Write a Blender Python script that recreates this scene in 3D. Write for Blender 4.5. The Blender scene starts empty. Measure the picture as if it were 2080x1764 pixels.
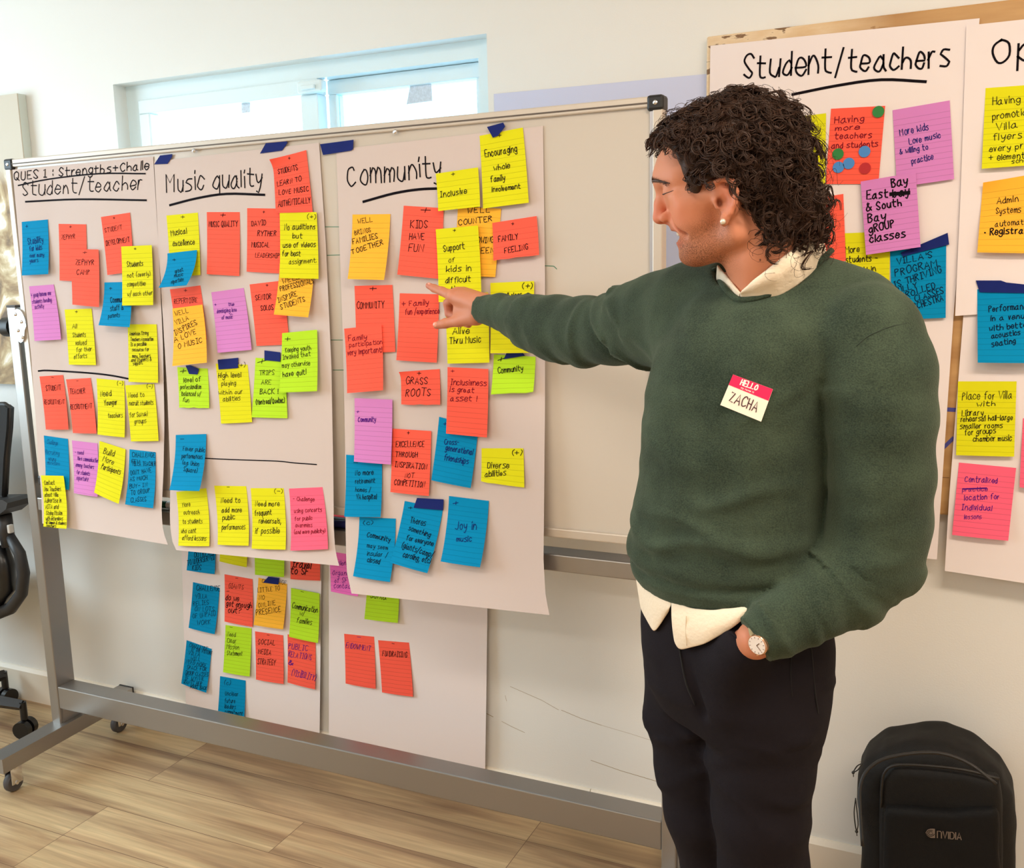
import bpy, bmesh, math, random
import numpy as np
from mathutils import Vector, Matrix

sc = bpy.context.scene
COL = sc.collection
rng = np.random.default_rng(7)
random.seed(7)

# ------------------------------------------------------------------ camera
# world: X to the right along the long wall, Y into the wall, Z up; eye at (0,0,EYE)
EYE = 1.55
FPX, CX, CY = 1964.5, 1040.0, 882.0
YAW, PITCH, ROLL = -0.436682, 0.169576, 0.0234718
def _axes():
    fw = np.array([math.sin(YAW)*math.cos(PITCH), math.cos(YAW)*math.cos(PITCH), -math.sin(PITCH)])
    rt = np.array([math.cos(YAW), -math.sin(YAW), 0.0])
    dn = np.cross(fw, rt)
    return np.array([math.cos(ROLL)*rt + math.sin(ROLL)*dn, -math.sin(ROLL)*rt + math.cos(ROLL)*dn, fw])
AX = _axes()
cam = bpy.data.cameras.new('camera')
cam_o = bpy.data.objects.new('camera', cam); COL.objects.link(cam_o)
cam.sensor_fit = 'HORIZONTAL'; cam.sensor_width = 36.0
cam.lens = 36.0*FPX/2080.0
cam.clip_start = 0.02; cam.clip_end = 60
m = Matrix(((AX[0][0], -AX[1][0], -AX[2][0], 0.0), (AX[0][1], -AX[1][1], -AX[2][1], 0.0),
            (AX[0][2], -AX[1][2], -AX[2][2], EYE), (0, 0, 0, 1)))
cam_o.matrix_world = m
sc.camera = cam_o

# ------------------------------------------------------------------ view, sky, lights
vs = sc.view_settings
vs.view_transform = 'Standard'; vs.look = 'None'; vs.gamma = 1.0; vs.exposure = -0.06; vs.use_curve_mapping = False
sc.display_settings.display_device = 'sRGB'
try:
    sc.cycles.use_denoising = True
    sc.cycles.max_bounces = 8
    sc.cycles.diffuse_bounces = 5
    sc.cycles.transparent_max_bounces = 12
    sc.cycles.caustics_reflective = False; sc.cycles.caustics_refractive = False
    sc.cycles.sample_clamp_indirect = 4.0
except Exception:
    pass
def lin(c):
    return tuple((v/12.92 if v <= 0.04045 else ((v+0.055)/1.055)**2.4) for v in (x/255.0 for x in c))
world = bpy.data.worlds.new('sky'); sc.world = world; world.use_nodes = True
bg = world.node_tree.nodes['Background']
bg.inputs[0].default_value = (0.66, 0.87, 1.0, 1); bg.inputs[1].default_value = 5.0

def area_light(name, loc, target, size, sizey, watts, color):
    l = bpy.data.lights.new(name, 'AREA'); l.shape = 'RECTANGLE'; l.size = size; l.size_y = sizey
    l.energy = watts; l.color = color
    o = bpy.data.objects.new(name, l); COL.objects.link(o); o.location = loc
    d = Vector(target) - Vector(loc)
    o.rotation_euler = d.to_track_quat('-Z', 'Y').to_euler()
    return o
WARM = (1.0, 0.84, 0.68)
SOFT = (1.0, 0.93, 0.85)
COOL = (0.72, 0.89, 1.0)
area_light('ceiling_lamp_light', (0.75, 0.75, 2.66), (0.75, 0.75, 0), 1.5, 0.35, 42, WARM)
area_light('ceiling_lamp_light', (-1.5, 0.0, 2.66), (-1.5, 0.0, 0), 1.5, 0.35, 19, SOFT)
area_light('ceiling_lamp_light', (-0.6, -1.6, 2.66), (-0.6, -1.6, 0), 1.5, 0.35, 30, SOFT)
area_light('daylight_left', (-4.3, 0.55, 1.72), (0, 0.9, 1.1), 2.0, 1.5, 46, COOL)

# ------------------------------------------------------------------ helpers
def ray(x, y):
    return AX.T @ np.array([(x-CX)/FPX, (y-CY)/FPX, 1.0])
def at(x, y, Y):
    r = ray(x, y); return r*(Y/r[1]) + np.array([0, 0, EYE])
def atz(x, y, Z=0.0):
    r = ray(x, y); return r*((Z-EYE)/r[2]) + np.array([0, 0, EYE])

MATS = {}
def mat(name, color=(200, 200, 200), rough=0.6, metal=0.0, bump=None, spec=0.5, noise=None, sheen=0.0):
    """plain procedural material; bump=(scale, strength), noise=(scale, amount) value variation"""
    if name in MATS: return MATS[name]
    M = bpy.data.materials.new(name); M.use_nodes = True
    nt = M.node_tree; b = nt.nodes['Principled BSDF']
    b.inputs['Base Color'].default_value = (*lin(color), 1)
    b.inputs['Roughness'].default_value = rough; b.inputs['Metallic'].default_value = metal
    b.inputs['Specular IOR Level'].default_value = spec
    if sheen:
        b.inputs['Sheen Weight'].default_value = sheen; b.inputs['Sheen Roughness'].default_value = 0.5
    tc = nt.nodes.new('ShaderNodeTexCoord')
    if noise:
        n = nt.nodes.new('ShaderNodeTexNoise'); n.inputs['Scale'].default_value = noise[0]; n.inputs['Detail'].default_value = 4
        nt.links.new(tc.outputs['Object'], n.inputs['Vector'])
        r = nt.nodes.new('ShaderNodeMapRange'); r.inputs['To Min'].default_value = 1-noise[1]; r.inputs['To Max'].default_value = 1+noise[1]
        nt.links.new(n.outputs['Fac'], r.inputs['Value'])
        mx = nt.nodes.new('ShaderNodeMix'); mx.data_type = 'RGBA'; mx.blend_type = 'MULTIPLY'; mx.inputs[0].default_value = 1
        mx.inputs[6].default_value = (*lin(color), 1)
        nt.links.new(r.outputs['Result'], mx.inputs[7]); nt.links.new(mx.outputs[2], b.inputs['Base Color'])
    if bump:
        n = nt.nodes.new('ShaderNodeTexNoise'); n.inputs['Scale'].default_value = bump[0]; n.inputs['Detail'].default_value = 3
        nt.links.new(tc.outputs['Object'], n.inputs['Vector'])
        bp = nt.nodes.new('ShaderNodeBump'); bp.inputs['Strength'].default_value = bump[1]; bp.inputs['Distance'].default_value = 0.002
        nt.links.new(n.outputs['Fac'], bp.inputs['Height']); nt.links.new(bp.outputs['Normal'], b.inputs['Normal'])
    MATS[name] = M
    return M

def tag(o, label=None, cat=None, group=None, kind=None):
    if label: o['label'] = label
    if cat: o['category'] = cat
    if group: o['group'] = group
    if kind: o['kind'] = kind
    return o
def empty(name, loc=(0, 0, 0)):
    o = bpy.data.objects.new(name, None); o.empty_display_size = 0.05; COL.objects.link(o); o.location = loc
    return o

class MB:
    """collects shapes into one mesh"""
    def __init__(s): s.v = []; s.f = []; s.m = []; s.uv = {}; s.n = 0
    def add(s, V, F, mi=0, UV=None):
        base = s.n
        V = [tuple(map(float, p)) for p in V]
        s.v += V; s.n += len(V)
        for f in F:
            s.f.append(tuple(base+i for i in f)); s.m.append(mi)
        if UV is not None:
            for i, u in enumerate(UV): s.uv[base+i] = u
        return s
    def box(s, a, b, mi=0, bev=0.0):
        bm = bmesh.new(); bmesh.ops.create_cube(bm, size=1)
        a = np.minimum(a, b), np.maximum(a, b)
        lo, hi = a
        for v in bm.verts:
            v.co = Vector([(lo[i]+hi[i])/2 + v.co[i]*(hi[i]-lo[i]) for i in range(3)])
        if bev: bmesh.ops.bevel(bm, geom=bm.edges[:], offset=bev, segments=2, affect='EDGES', profile=0.5)
        s.bm(bm, mi); return s
    def bm(s, bm, mi=0, M=None):
        bm.verts.index_update()
        V = [(M @ v.co if M else v.co) for v in bm.verts]
        s.add(V, [[v.index for v in f.verts] for f in bm.faces], mi); bm.free(); return s
    def tube(s, P, r, n=10, mi=0, cap=True, sq=1.0):
        """swept tube; r a number or one radius a point"""
        P = [np.array(p, float) for p in P]; k = len(P)
        r = [r]*k if np.isscalar(r) else list(r)
        up = None; V = []; F = []
        for i in range(k):
            t = P[min(i+1, k-1)] - P[max(i-1, 0)]; t = t/(np.linalg.norm(t)+1e-12)
            if up is None:
                up = np.array([0, 0, 1.0]) if abs(t[2]) < .9 else np.array([0, 1.0, 0])
            a = up - t*(up@t); a /= np.linalg.norm(a)+1e-12; up = a
            b = np.cross(t, a)
            for j in range(n):
                q = 2*math.pi*j/n
                V.append(P[i] + r[i]*(math.cos(q)*a + math.sin(q)*b*sq))
        for i in range(k-1):
            for j in range(n):
                F.append((i*n+j, i*n+(j+1) % n, (i+1)*n+(j+1) % n, (i+1)*n+j))
        if cap: F.append(tuple(range(n))[::-1]); F.append(tuple((k-1)*n+j for j in range(n)))
        s.add(V, F, mi); return s
    def cyl(s, p, q, r, n=20, mi=0, r2=None):
        return s.tube([p, q], [r, r if r2 is None else r2], n, mi)
    def prism(s, pts, axis, a, b, mi=0):
        """outline pts (2D) extruded along axis from a to b"""
        k = len(pts)
        def mk(p, t):
            c = [p[0], p[1]]; c.insert(axis, t); return c
        V = [mk(p, a) for p in pts] + [mk(p, b) for p in pts]
        F = [tuple(range(k)), tuple(range(2*k-1, k-1, -1))]
        F += [(i, k+i, k+(i+1) % k, (i+1) % k) for i in range(k)]
        s.add(V, F, mi); return s
    def sphere(s, c, r, mi=0, seg=16, rings=10, sc3=(1, 1, 1)):
        bm = bmesh.new(); bmesh.ops.create_uvsphere(bm, u_segments=seg, v_segments=rings, radius=r)
        s.bm(bm, mi, Matrix.Translation(c) @ Matrix.Diagonal((*sc3, 1))); return s
    def build(s, name, mats, parent=None, smooth=False, sharp=None, fix=True):
        me = bpy.data.meshes.new(name); me.from_pydata(s.v, [], s.f); 
        for mm in (mats if isinstance(mats, (list, tuple)) else [mats]): me.materials.append(mm)
        me.polygons.foreach_set('material_index', s.m)
        if s.uv:
            ul = me.uv_layers.new(name='uv')
            li = np.zeros(len(me.loops), int); me.loops.foreach_get('vertex_index', li)
            arr = np.array([s.uv.get(i, (0, 0)) for i in range(s.n)], float)
            ul.data.foreach_set('uv', arr[li].ravel())
        if smooth: me.polygons.foreach_set('use_smooth', [True]*len(me.polygons))
        me.update()
        if fix and len(s.f) < 60000:
            bm = bmesh.new(); bm.from_mesh(me); bmesh.ops.recalc_face_normals(bm, faces=bm.faces[:]); bm.to_mesh(me); bm.free()
        if sharp:
            try: me.set_sharp_from_angle(angle=math.radians(sharp))
            except Exception: pass
        o = bpy.data.objects.new(name, me); COL.objects.link(o)
        if parent is not None:
            o.parent = parent; o.matrix_parent_inverse = Matrix.Translation(parent.location).inverted()
        return o
def structure(o): o['kind'] = 'structure'; return o
# ------------------------------------------------------------------ the room
WY = 2.325           # face of the long wall
CEIL = 2.75
XL, XR, YF = -4.5, 2.6, -3.2
W0, W1, WZ0, WZ1 = -2.416, -1.130, 1.30, 2.138        # window opening

def wall_mat():
    M = mat('wall_paint', (233, 231, 226), 0.55, bump=(240, 0.12), noise=(1.3, 0.015))
    return M
WALL = wall_mat()
WHITE = mat('white_trim', (240, 238, 232), 0.35)

def floor_mat():
    M = bpy.data.materials.new('wood_planks'); M.use_nodes = True
    nt = M.node_tree; L = nt.links.new; b = nt.nodes['Principled BSDF']; b.inputs['Roughness'].default_value = 0.42
    tc = nt.nodes.new('ShaderNodeTexCoord')
    mp = nt.nodes.new('ShaderNodeMapping'); L(tc.outputs['Object'], mp.inputs['Vector'])
    mp.inputs['Location'].default_value = (1.015, 0.035, 0)
    br = nt.nodes.new('ShaderNodeTexBrick'); L(mp.outputs['Vector'], br.inputs['Vector'])
    br.inputs['Scale'].default_value = 1.0; br.inputs['Brick Width'].default_value = 1.22; br.inputs['Row Height'].default_value = 0.16
    br.inputs['Mortar Size'].default_value = 0.0011; br.inputs['Mortar Smooth'].default_value = 0.1; br.offset = 0.512; br.offset_frequency = 3
    br.inputs['Color1'].default_value = (0, 0, 0, 1); br.inputs['Color2'].default_value = (1, 1, 1, 1); br.inputs['Mortar'].default_value = (0.5, 0.5, 0.5, 1)
    # per-plank shift of the grain
    sh = nt.nodes.new('ShaderNodeVectorMath'); sh.operation = 'SCALE'; sh.inputs['Scale'].default_value = 7.3
    L(br.outputs['Color'], sh.inputs[0])
    ad = nt.nodes.new('ShaderNodeVectorMath'); ad.operation = 'ADD'; L(tc.outputs['Object'], ad.inputs[0]); L(sh.outputs[0], ad.inputs[1])
    def noise(sx, sy, det, dist):
        m2 = nt.nodes.new('ShaderNodeMapping'); m2.inputs['Scale'].default_value = (sx, sy, 1); L(ad.outputs[0], m2.inputs['Vector'])
        n = nt.nodes.new('ShaderNodeTexNoise'); n.inputs['Scale'].default_value = 1; n.inputs['Detail'].default_value = det
        n.inputs['Distortion'].default_value = dist; L(m2.outputs['Vector'], n.inputs['Vector']); return n
    n1 = noise(0.55, 7, 7, 1.6); n2 = noise(3.0, 85, 4, 0.8); n3 = noise(1.3, 24, 6, 3.0)
    r1 = nt.nodes.new('ShaderNodeValToRGB'); L(n1.outputs['Fac'], r1.inputs['Fac'])
    e = r1.color_ramp.elements
    e[0].position = 0.30; e[0].color = (*lin((136, 104, 76)), 1)
    e[1].position = 0.66; e[1].color = (*lin((204, 178, 136)), 1)
    k = e.new(0.46); k.color = (*lin((182, 152, 114)), 1)
    def mul(a, fac_node, lo, hi, frm=(0.3, 0.7)):
        r = nt.nodes.new('ShaderNodeMapRange'); r.inputs['From Min'].default_value = frm[0]; r.inputs['From Max'].default_value = frm[1]
        r.inputs['To Min'].default_value = lo; r.inputs['To Max'].default_value = hi; L(fac_node, r.inputs['Value'])
        x = nt.nodes.new('ShaderNodeMix'); x.data_type = 'RGBA'; x.blend_type = 'MULTIPLY'; x.inputs[0].default_value = 1
        L(a, x.inputs[6]); L(r.outputs['Result'], x.inputs[7]); return x.outputs[2]
    c = mul(r1.outputs['Color'], n2.outputs['Fac'], 0.86, 1.12)
    c = mul(c, n3.outputs['Fac'], 0.84, 1.12)
    c = mul(c, br.outputs['Color'], 0.95, 1.04, (0, 1))
    x = nt.nodes.new('ShaderNodeMix'); x.data_type = 'RGBA'; L(br.outputs['Fac'], x.inputs[0]); L(c, x.inputs[6]); x.inputs[7].default_value = (*lin((112, 84, 60)), 1)
    L(x.outputs[2], b.inputs['Base Color'])
    return M
structure(MB().box((XL, YF, -0.06), (XR, WY+0.2, 0)).build('floor', floor_mat()))
structure(MB().box((XL, YF, CEIL), (XR, WY+0.2, CEIL+0.06)).build('ceiling', mat('ceiling_paint', (240, 238, 232), 0.8)))
w = MB()
T = WY+0.16
w.box((XL, WY, 0), (W0, T, CEIL)); w.box((W1, WY, 0), (XR, T, CEIL)); w.box((W0, WY, 0), (W1, T, WZ0)); w.box((W0, WY, WZ1), (W1, T, CEIL))
# scuffs and hairline scratches on the paint
def wall_line(mb, pts, wd, mi, Y=WY-0.0006):
    P = [at(x, y, Y) for x, y in pts]
    for p, q in zip(P[:-1], P[1:]):
        d = q-p; n = np.array([-d[2], 0, d[0]]); n *= wd/2/(np.linalg.norm(n)+1e-9)
        mb.add([p-n, q-n, q+n, p+n], [(0, 1, 2, 3)], mi)
for pts, wd in (([(1036, 1395), (1100, 1423), (1135, 1443)], .0012), ([(1140, 1443), (1180, 1460), (1222, 1474)], .0014), ([(1222, 1474), (1280, 1491), (1330, 1507)], .0008),
                ([(988, 1450), (1002, 1457)], .002), ([(1019, 1466), (1040, 1477), (1066, 1489)], .0014), ([(1200, 1545), (1260, 1566), (1338, 1589)], .0016),
                ([(1026, 1413), (1029, 1425)], .001), ([(1745, 1548), (1800, 1553)], .001)):
    wall_line(w, pts, wd, 1)
structure(w.build('wall_back', [WALL, mat('wall_scuff', (176, 156, 128), .7)], fix=False))
structure(MB().box((XL-0.1, YF, 0), (XL, -0.35, CEIL)).box((XL-0.1, 1.75, 0), (XL, WY+.16, CEIL)).box((XL-0.1, -0.35, 0), (XL, 1.75, 0.95)).box((XL-0.1, -0.35, 2.5), (XL, 1.75, CEIL)).build('wall_left', WALL))
structure(MB().box((XR, YF, 0), (XR+0.1, WY+.16, CEIL)).build('wall_right', WALL))
structure(MB().box((XL, YF-0.1, 0), (XR, YF, CEIL)).build('wall_front', WALL))
# skirting board in two lengths
BZ, BD = 0.125, 0.016
JX = at(1197, 1612, WY-BD)[0]
def skirting(x0, x1, name):
    mb = MB(); pr = [(WY, 0), (WY-BD, 0), (WY-BD, BZ-0.012), (WY-BD+0.010, BZ), (WY, BZ)]
    mb.prism(pr, 0, x0, x1); return structure(mb.build(name, WHITE_WARM))
WHITE_WARM = mat('skirting_paint', (236, 226, 210), 0.4)
skirting(XL, JX-0.0012, 'baseboard_left'); skirting(JX+0.0012, XR, 'baseboard_right')

# window: recess lining, frame, two panes
PVC = mat('window_plastic', (226, 240, 243), 0.3)
def pane_mat(name, tint, haze, rough=0.02):
    M = bpy.data.materials.new(name); M.use_nodes = True; nt = M.node_tree; nt.nodes.clear()
    o = nt.nodes.new('ShaderNodeOutputMaterial'); t = nt.nodes.new('ShaderNodeBsdfTransparent'); t.inputs[0].default_value = (*tint, 1)
    g = nt.nodes.new('ShaderNodeBsdfGlossy'); g.inputs['Roughness'].default_value = rough
    d = nt.nodes.new('ShaderNodeBsdfTranslucent'); d.inputs[0].default_value = (.85, .95, 1, 1)
    lw = nt.nodes.new('ShaderNodeLayerWeight'); lw.inputs[0].default_value = .5
    fr = nt.nodes.new('ShaderNodeMath'); fr.operation = 'MULTIPLY_ADD'; fr.inputs[1].default_value = .12; fr.inputs[2].default_value = .03; nt.links.new(lw.outputs['Facing'], fr.inputs[0])
    a = nt.nodes.new('ShaderNodeMixShader'); a.inputs[0].default_value = haze; nt.links.new(t.outputs[0], a.inputs[1]); nt.links.new(d.outputs[0], a.inputs[2])
    c = nt.nodes.new('ShaderNodeMixShader'); nt.links.new(fr.outputs[0], c.inputs[0]); nt.links.new(a.outputs[0], c.inputs[1]); nt.links.new(g.outputs[0], c.inputs[2])
    nt.links.new(c.outputs[0], o.inputs[0]); return M
win = structure(empty('window_1', (W0, WY, WZ0)))
f = MB(); fy0, fy1 = WY+0.050, WY+0.13
f.box((W0, fy0, WZ1-0.045), (W1, fy1, WZ1)); f.box((W0, fy0, WZ0), (W1, fy1, WZ0+0.05))
f.box((W0, fy0, WZ0+.05), (W0+0.055, fy1, WZ1-.045)); f.box((W1-0.05, fy0, WZ0+.05), (W1, fy1, WZ1-.045))
f.build('frame', PVC, win)
MX = -1.715
s = MB(); sy0, sy1 = WY+0.040, WY+0.085
# left sash in front
for a, b in (((W0+.055, sy0, WZ1-.088), (MX+.03, sy1, WZ1-.046)), ((W0+.055, sy0, WZ0+.05), (MX+.03, sy1, WZ0+.09)), ((W0+.055, sy0, WZ0+.09), (W0+.100, sy1, WZ1-.088)), ((MX-.03, sy0, WZ0+.09), (MX+.03, sy1, WZ1-.088))):
    s.box(a, b, 0, .004)
sash = s.build('sash', PVC, win)
MB().box((W0+.1, WY+.06, WZ0+.09), (MX-.03, WY+.064, WZ1-.088)).build('pane', pane_mat('clear_pane', (.97, 1, 1), .02), sash)
s = MB(); ry0, ry1 = WY+.088, WY+.125
for a, b in (((MX+.03, ry0, WZ1-.086), (W1-.05, ry1, WZ1-.046)), ((MX+.03, ry0, WZ0+.05), (W1-.05, ry1, WZ0+.09)), ((MX+.032, ry0, WZ0+.09), (MX+.06, ry1, WZ1-.086)), ((W1-.078, ry0, WZ0+.09), (W1-.05, ry1, WZ1-.086))):
    s.box(a, b, 0, .003)
sash2 = s.build('sash', PVC, win)
MB().box((MX+.06, WY+.100, WZ0+.09), (W1-.078, WY+.104, WZ1-.086)).build('pane', pane_mat('reflecting_pane', (.93, .98, 1), .05), sash2)
# insect screen behind the right pane
def screen_mat():
    M = bpy.data.materials.new('insect_screen'); M.use_nodes = True; nt = M.node_tree; nt.nodes.clear()
    o = nt.nodes.new('ShaderNodeOutputMaterial'); t = nt.nodes.new('ShaderNodeBsdfTransparent')
    d = nt.nodes.new('ShaderNodeBsdfTranslucent'); d.inputs[0].default_value = (*lin((205, 232, 246)), 1)
    tc = nt.nodes.new('ShaderNodeTexCoord'); ck = nt.nodes.new('ShaderNodeTexChecker'); ck.inputs['Scale'].default_value = 120
    ck.inputs['Color1'].default_value = (.78, .78, .78, 1); ck.inputs['Color2'].default_value = (.50, .50, .50, 1)
    nt.links.new(tc.outputs['Object'], ck.inputs['Vector'])
    a = nt.nodes.new('ShaderNodeMixShader'); nt.links.new(ck.outputs['Color'], a.inputs[0]); nt.links.new(t.outputs[0], a.inputs[1]); nt.links.new(d.outputs[0], a.inputs[2])
    nt.links.new(a.outputs[0], o.inputs[0]); return M
MB().box((MX+.05, WY+.135, WZ0+.07), (W1-.055, WY+.137, WZ1-.06)).build('insect_screen', screen_mat(), win)
lk = MB(); c0 = at(608, 165, sy0-.012); c1 = at(660, 184, sy0-.012)
lk.box((c0[0], sy0-.028, c1[2]-.003), (c1[0], sy0, c0[2]-.004), 0, .006).box((c0[0]+.02, sy0-.036, c1[2]+.004), (c1[0]-.02, sy0-.028, c1[2]+.016), 0, .002).build('latch', PVC, sash)
def decal(name, pts, Y, m, th=.0006):
    P = [at(x, y, Y) for x, y in pts]; mb = MB(); k = len(P)
    mb.add(P + [p+np.array([0, th, 0]) for p in P], [tuple(range(k)), tuple(range(2*k-1, k-1, -1))] + [(i, (i+1) % k, k+(i+1) % k, k+i) for i in range(k)])
    return mb.build(name, m)
STICK = mat('worn_label', (206, 214, 224), .7, noise=(160, .35))
tag(decal('window_sticker', [(490, 202), (508, 200), (508, 228), (491, 230)], WY+.0585, STICK), 'small grey worn label on the bright left window pane', 'sticker')
tag(decal('window_sticker', [(833, 174), (876, 170), (878, 205), (826, 212)], WY+.0985, STICK), 'larger grey torn label on the right window pane with screen', 'sticker')
# second window in the left wall: the daylight that comes from that side
win2 = structure(empty('window_2', (XL, 0.7, .95)))
f = MB()
for a, b in (((XL-.08, -.35, .95), (XL-.02, 1.75, 1.0)), ((XL-.08, -.35, 2.45), (XL-.02, 1.75, 2.5)), ((XL-.08, -.35, 1.0), (XL-.02, -.30, 2.45)), ((XL-.08, 1.70, 1.0), (XL-.02, 1.75, 2.45)), ((XL-.08, .67, 1.0), (XL-.02, .73, 2.45))):
    f.box(a, b)
f.build('frame', PVC, win2)
# ceiling lamp fittings
LAMP = bpy.data.materials.new('lamp_diffuser'); LAMP.use_nodes = True
_b = LAMP.node_tree.nodes['Principled BSDF']; _b.inputs['Emission Color'].default_value = (1, .85, .68, 1); _b.inputs['Emission Strength'].default_value = 4
for (x, y) in ((0.75, 0.75), (-1.5, 0.0), (-0.6, -1.6)):
    r = tag(empty('ceiling_lamp', (x, y, CEIL)), {0.75: 'long ceiling lamp nearest the wooden board', -1.5: 'long ceiling lamp nearest the rolling whiteboard', -0.6: 'long ceiling lamp at the rear of the room'}[x], 'lamp', 'ceiling lamps')
    MB().box((x-.8, y-.2, CEIL-.05), (x+.8, y+.2, CEIL-.001), 0, .01).build('housing', WHITE, r)
    MB().box((x-.75, y-.17, CEIL-.06), (x+.75, y+.17, CEIL-.05)).build('diffuser', LAMP, r)

# ------------------------------------------------------------------ rolling whiteboard
ALU = mat('aluminium', (158, 154, 150), 0.38, 0.85, noise=(3, .04))
FRAME = mat('board_frame', (206, 194, 180), 0.42, 0.25)
BLACK = mat('black_plastic', (22, 21, 22), 0.45)
CHROME = mat('chrome', (225, 225, 228), 0.15, 1.0)
RUBBER = mat('grey_rubber', (70, 66, 66), 0.6)
BY = 2.020           # front of the board frame
BX0, BX1, BZ0, BZ1 = -2.550, -0.583, 0.928, 1.895
bd = tag(empty('rolling_whiteboard', (-1.58, 2.06, 0)), 'wide rolling whiteboard on silver post frame covered with three flip chart sheets', 'whiteboard')
M_ = mat('enamel', (208, 198, 186), 0.16, spec=.6, noise=(2, .012))
GREEN = mat('green_ink', (60, 130, 100), .5)
pm = MB().box((BX0+.01, BY+.008, BZ0+.01), (BX1-.01, BY+.028, BZ1-.01))
BF = BY+.008
for pts in ([(660, 461), (690, 461)], [(664, 519), (692, 518)], [(672, 691), (697, 691)], [(676, 752), (699, 752)], [(1106, 540), (1125, 541), (1131, 547)]):
    wall_line(pm, pts, .0016, 1, BF-.0005)
pm.build('writing_panel', [M_, GREEN], bd, fix=False)
fw = .022
def rail(a, b, horizontal):
    mb = MB(); mb.box(a, b, 0, .003)
    return mb
mb = MB().box((BX0+.02, BY, BZ1-fw), (BX1-.02, BY+.034, BZ1), 0, .003).box((BX0+.02, BY-.0015, BZ1-fw+.007), (BX1-.02, BY+.002, BZ1-fw+.010), 1)
mb.build('frame_rail', [FRAME, mat('groove', (96, 84, 74), .6)], bd)
MB().box((BX0+.02, BY, BZ0), (BX1-.02, BY+.034, BZ0+fw), 0, .003).build('frame_rail', FRAME, bd)
MB().box((BX0, BY, BZ0+.02), (BX0+fw, BY+.034, BZ1-.02), 0, .003).build('frame_rail', FRAME, bd)
mb = MB().box((BX1-fw, BY, BZ0+.02), (BX1, BY+.034, BZ1-.02), 0, .003).box((BX1-fw-.006, BY+.003, BZ0+.02), (BX1-fw, BY+.012, BZ1-.02), 1)
mb.build('frame_rail', [FRAME, mat('rail_edge', (190, 190, 196), .3, .5)], bd)
for cx_, cz_, sx, sz in ((BX0, BZ1, 1, -1), (BX1, BZ1, -1, -1), (BX0, BZ0, 1, 1), (BX1, BZ0, -1, 1)):
    c = MB().box((cx_-.002*sx, BY-.003, cz_-.002*sz), (cx_+.034*sx, BY+.037, cz_+.030*sz), 0, .006)
    cap = c.build('corner_cap', BLACK, bd)
    MB().sphere((cx_+.015*sx, BY-.003, cz_+.014*sz), .005, 0, 10, 8, (1, .5, 1)).build('screw', CHROME, cap)
for xx, yy in ((394, 301), (803, 263)):
    p = at(xx, yy, BY); MB().sphere((p[0], BY-.001, BZ1-fw-.002), .006, 0, 12, 8, (1, .7, .9)).build('magnet', CHROME, bd)
PX0, PX1 = -2.609, -2.570          # left post
QX0, QX1 = -0.581, -0.545          # right post
PY0, PY1 = 2.020, 2.090
for x0, x1, top in ((PX0, PX1, 1.470), (QX0, QX1, 1.470)):
    p = MB().box((x0, PY0, .13), (x1, PY1, top), 0, .003).build('post', ALU, bd)
    MB().box((x0-.001, PY0-.001, top), (x1+.001, PY1+.001, top+.006), 0, .002).build('post_cap', RUBBER, p)
MB().box((PX1, 2.022, .845), (QX0, 2.085, .886), 0, .003).build('marker_rail', ALU, bd)
MB().box((PX1, 2.022, .190), (QX0, 2.085, .264), 0, .003).build('crossbar', ALU, bd)
# pivot plate and knob near the top of the left post
k = MB(); c = at(42, 662, PY0); 
pl = [(c[0]+.030*math.cos(t)*(1 if math.sin(t) > -.3 else .7), c[2]+.050*math.sin(t)) for t in np.linspace(0, 2*math.pi, 20, endpoint=False)]
k.prism(pl, 1, PY0-.006, PY0-.0005)
pv = k.build('pivot_plate', CHROME, bd)
for dx, dz in ((-.010, .034), (.012, .012), (-.006, -.014), (.010, -.034)):
    MB().sphere((c[0]+dx, PY0-.007, c[2]+dz), .006, 0, 10, 8, (1, .6, 1)).build('screw', CHROME, pv)
k = MB(); c = at(6, 664, PY0+.04); k.cyl((PX0-.055, PY0+.035, c[2]), (PX0-.018, PY0+.035, c[2]), .030, 16).cyl((PX0-.02, PY0+.035, c[2]), (PX0, PY0+.035, c[2]), .012, 12)
k.build('pivot_knob', BLACK, bd, smooth=True, sharp=40)
for fx in (-2.600, -0.575):
    f_ = MB().prism([(1.79, .085), (1.79, .132), (2.30, .147), (2.30, .098)], 0, fx-.010, fx+.052).build('foot', ALU, bd)
    MB().box((fx-.011, 2.298, .097), (fx+.053, 2.305, .149), 0, .002).build('end_cap', BLACK, f_)
    g = MB().prism([(2.03, .132), (2.03, .20), (2.085, .20), (2.10, .17), (2.10, .132)], 0, fx+.030, fx+.034).build('bracket', ALU, f_)
    for yy in (1.84, 2.255):
        w_ = MB(); xx = fx+.021
        w_.tube([(xx, yy, .099), (xx, yy, .076)], .022, 16); w_.box((xx-.017, yy-.016, .026), (xx-.013, yy+.022, .080), 0, .002).box((xx+.013, yy-.016, .026), (xx+.017, yy+.022, .080), 0, .002)
        w_.cyl((xx-.019, yy, .030), (xx+.019, yy, .030), .006, 10)
        c_ = w_.build('caster', CHROME, bd, smooth=True, sharp=35)
        t_ = MB(); prof = [(.012, .0), (.012, .026), (.006, .030), (-.006, .030), (-.012, .026), (-.012, 0)]
        V = []; F = []; n = 24
        for j in range(n):
            q = 2*math.pi*j/n
            for (dx, r) in prof: V.append((xx+dx, yy+r*math.cos(q), .0302+r*math.sin(q)))
        for j in range(n):
            for i in range(len(prof)-1): F.append((j*6+i, j*6+i+1, ((j+1) % n)*6+i+1, ((j+1) % n)*6+i))
        t_.add(V, F).build('wheel', RUBBER, c_, smooth=True, sharp=40)
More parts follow.
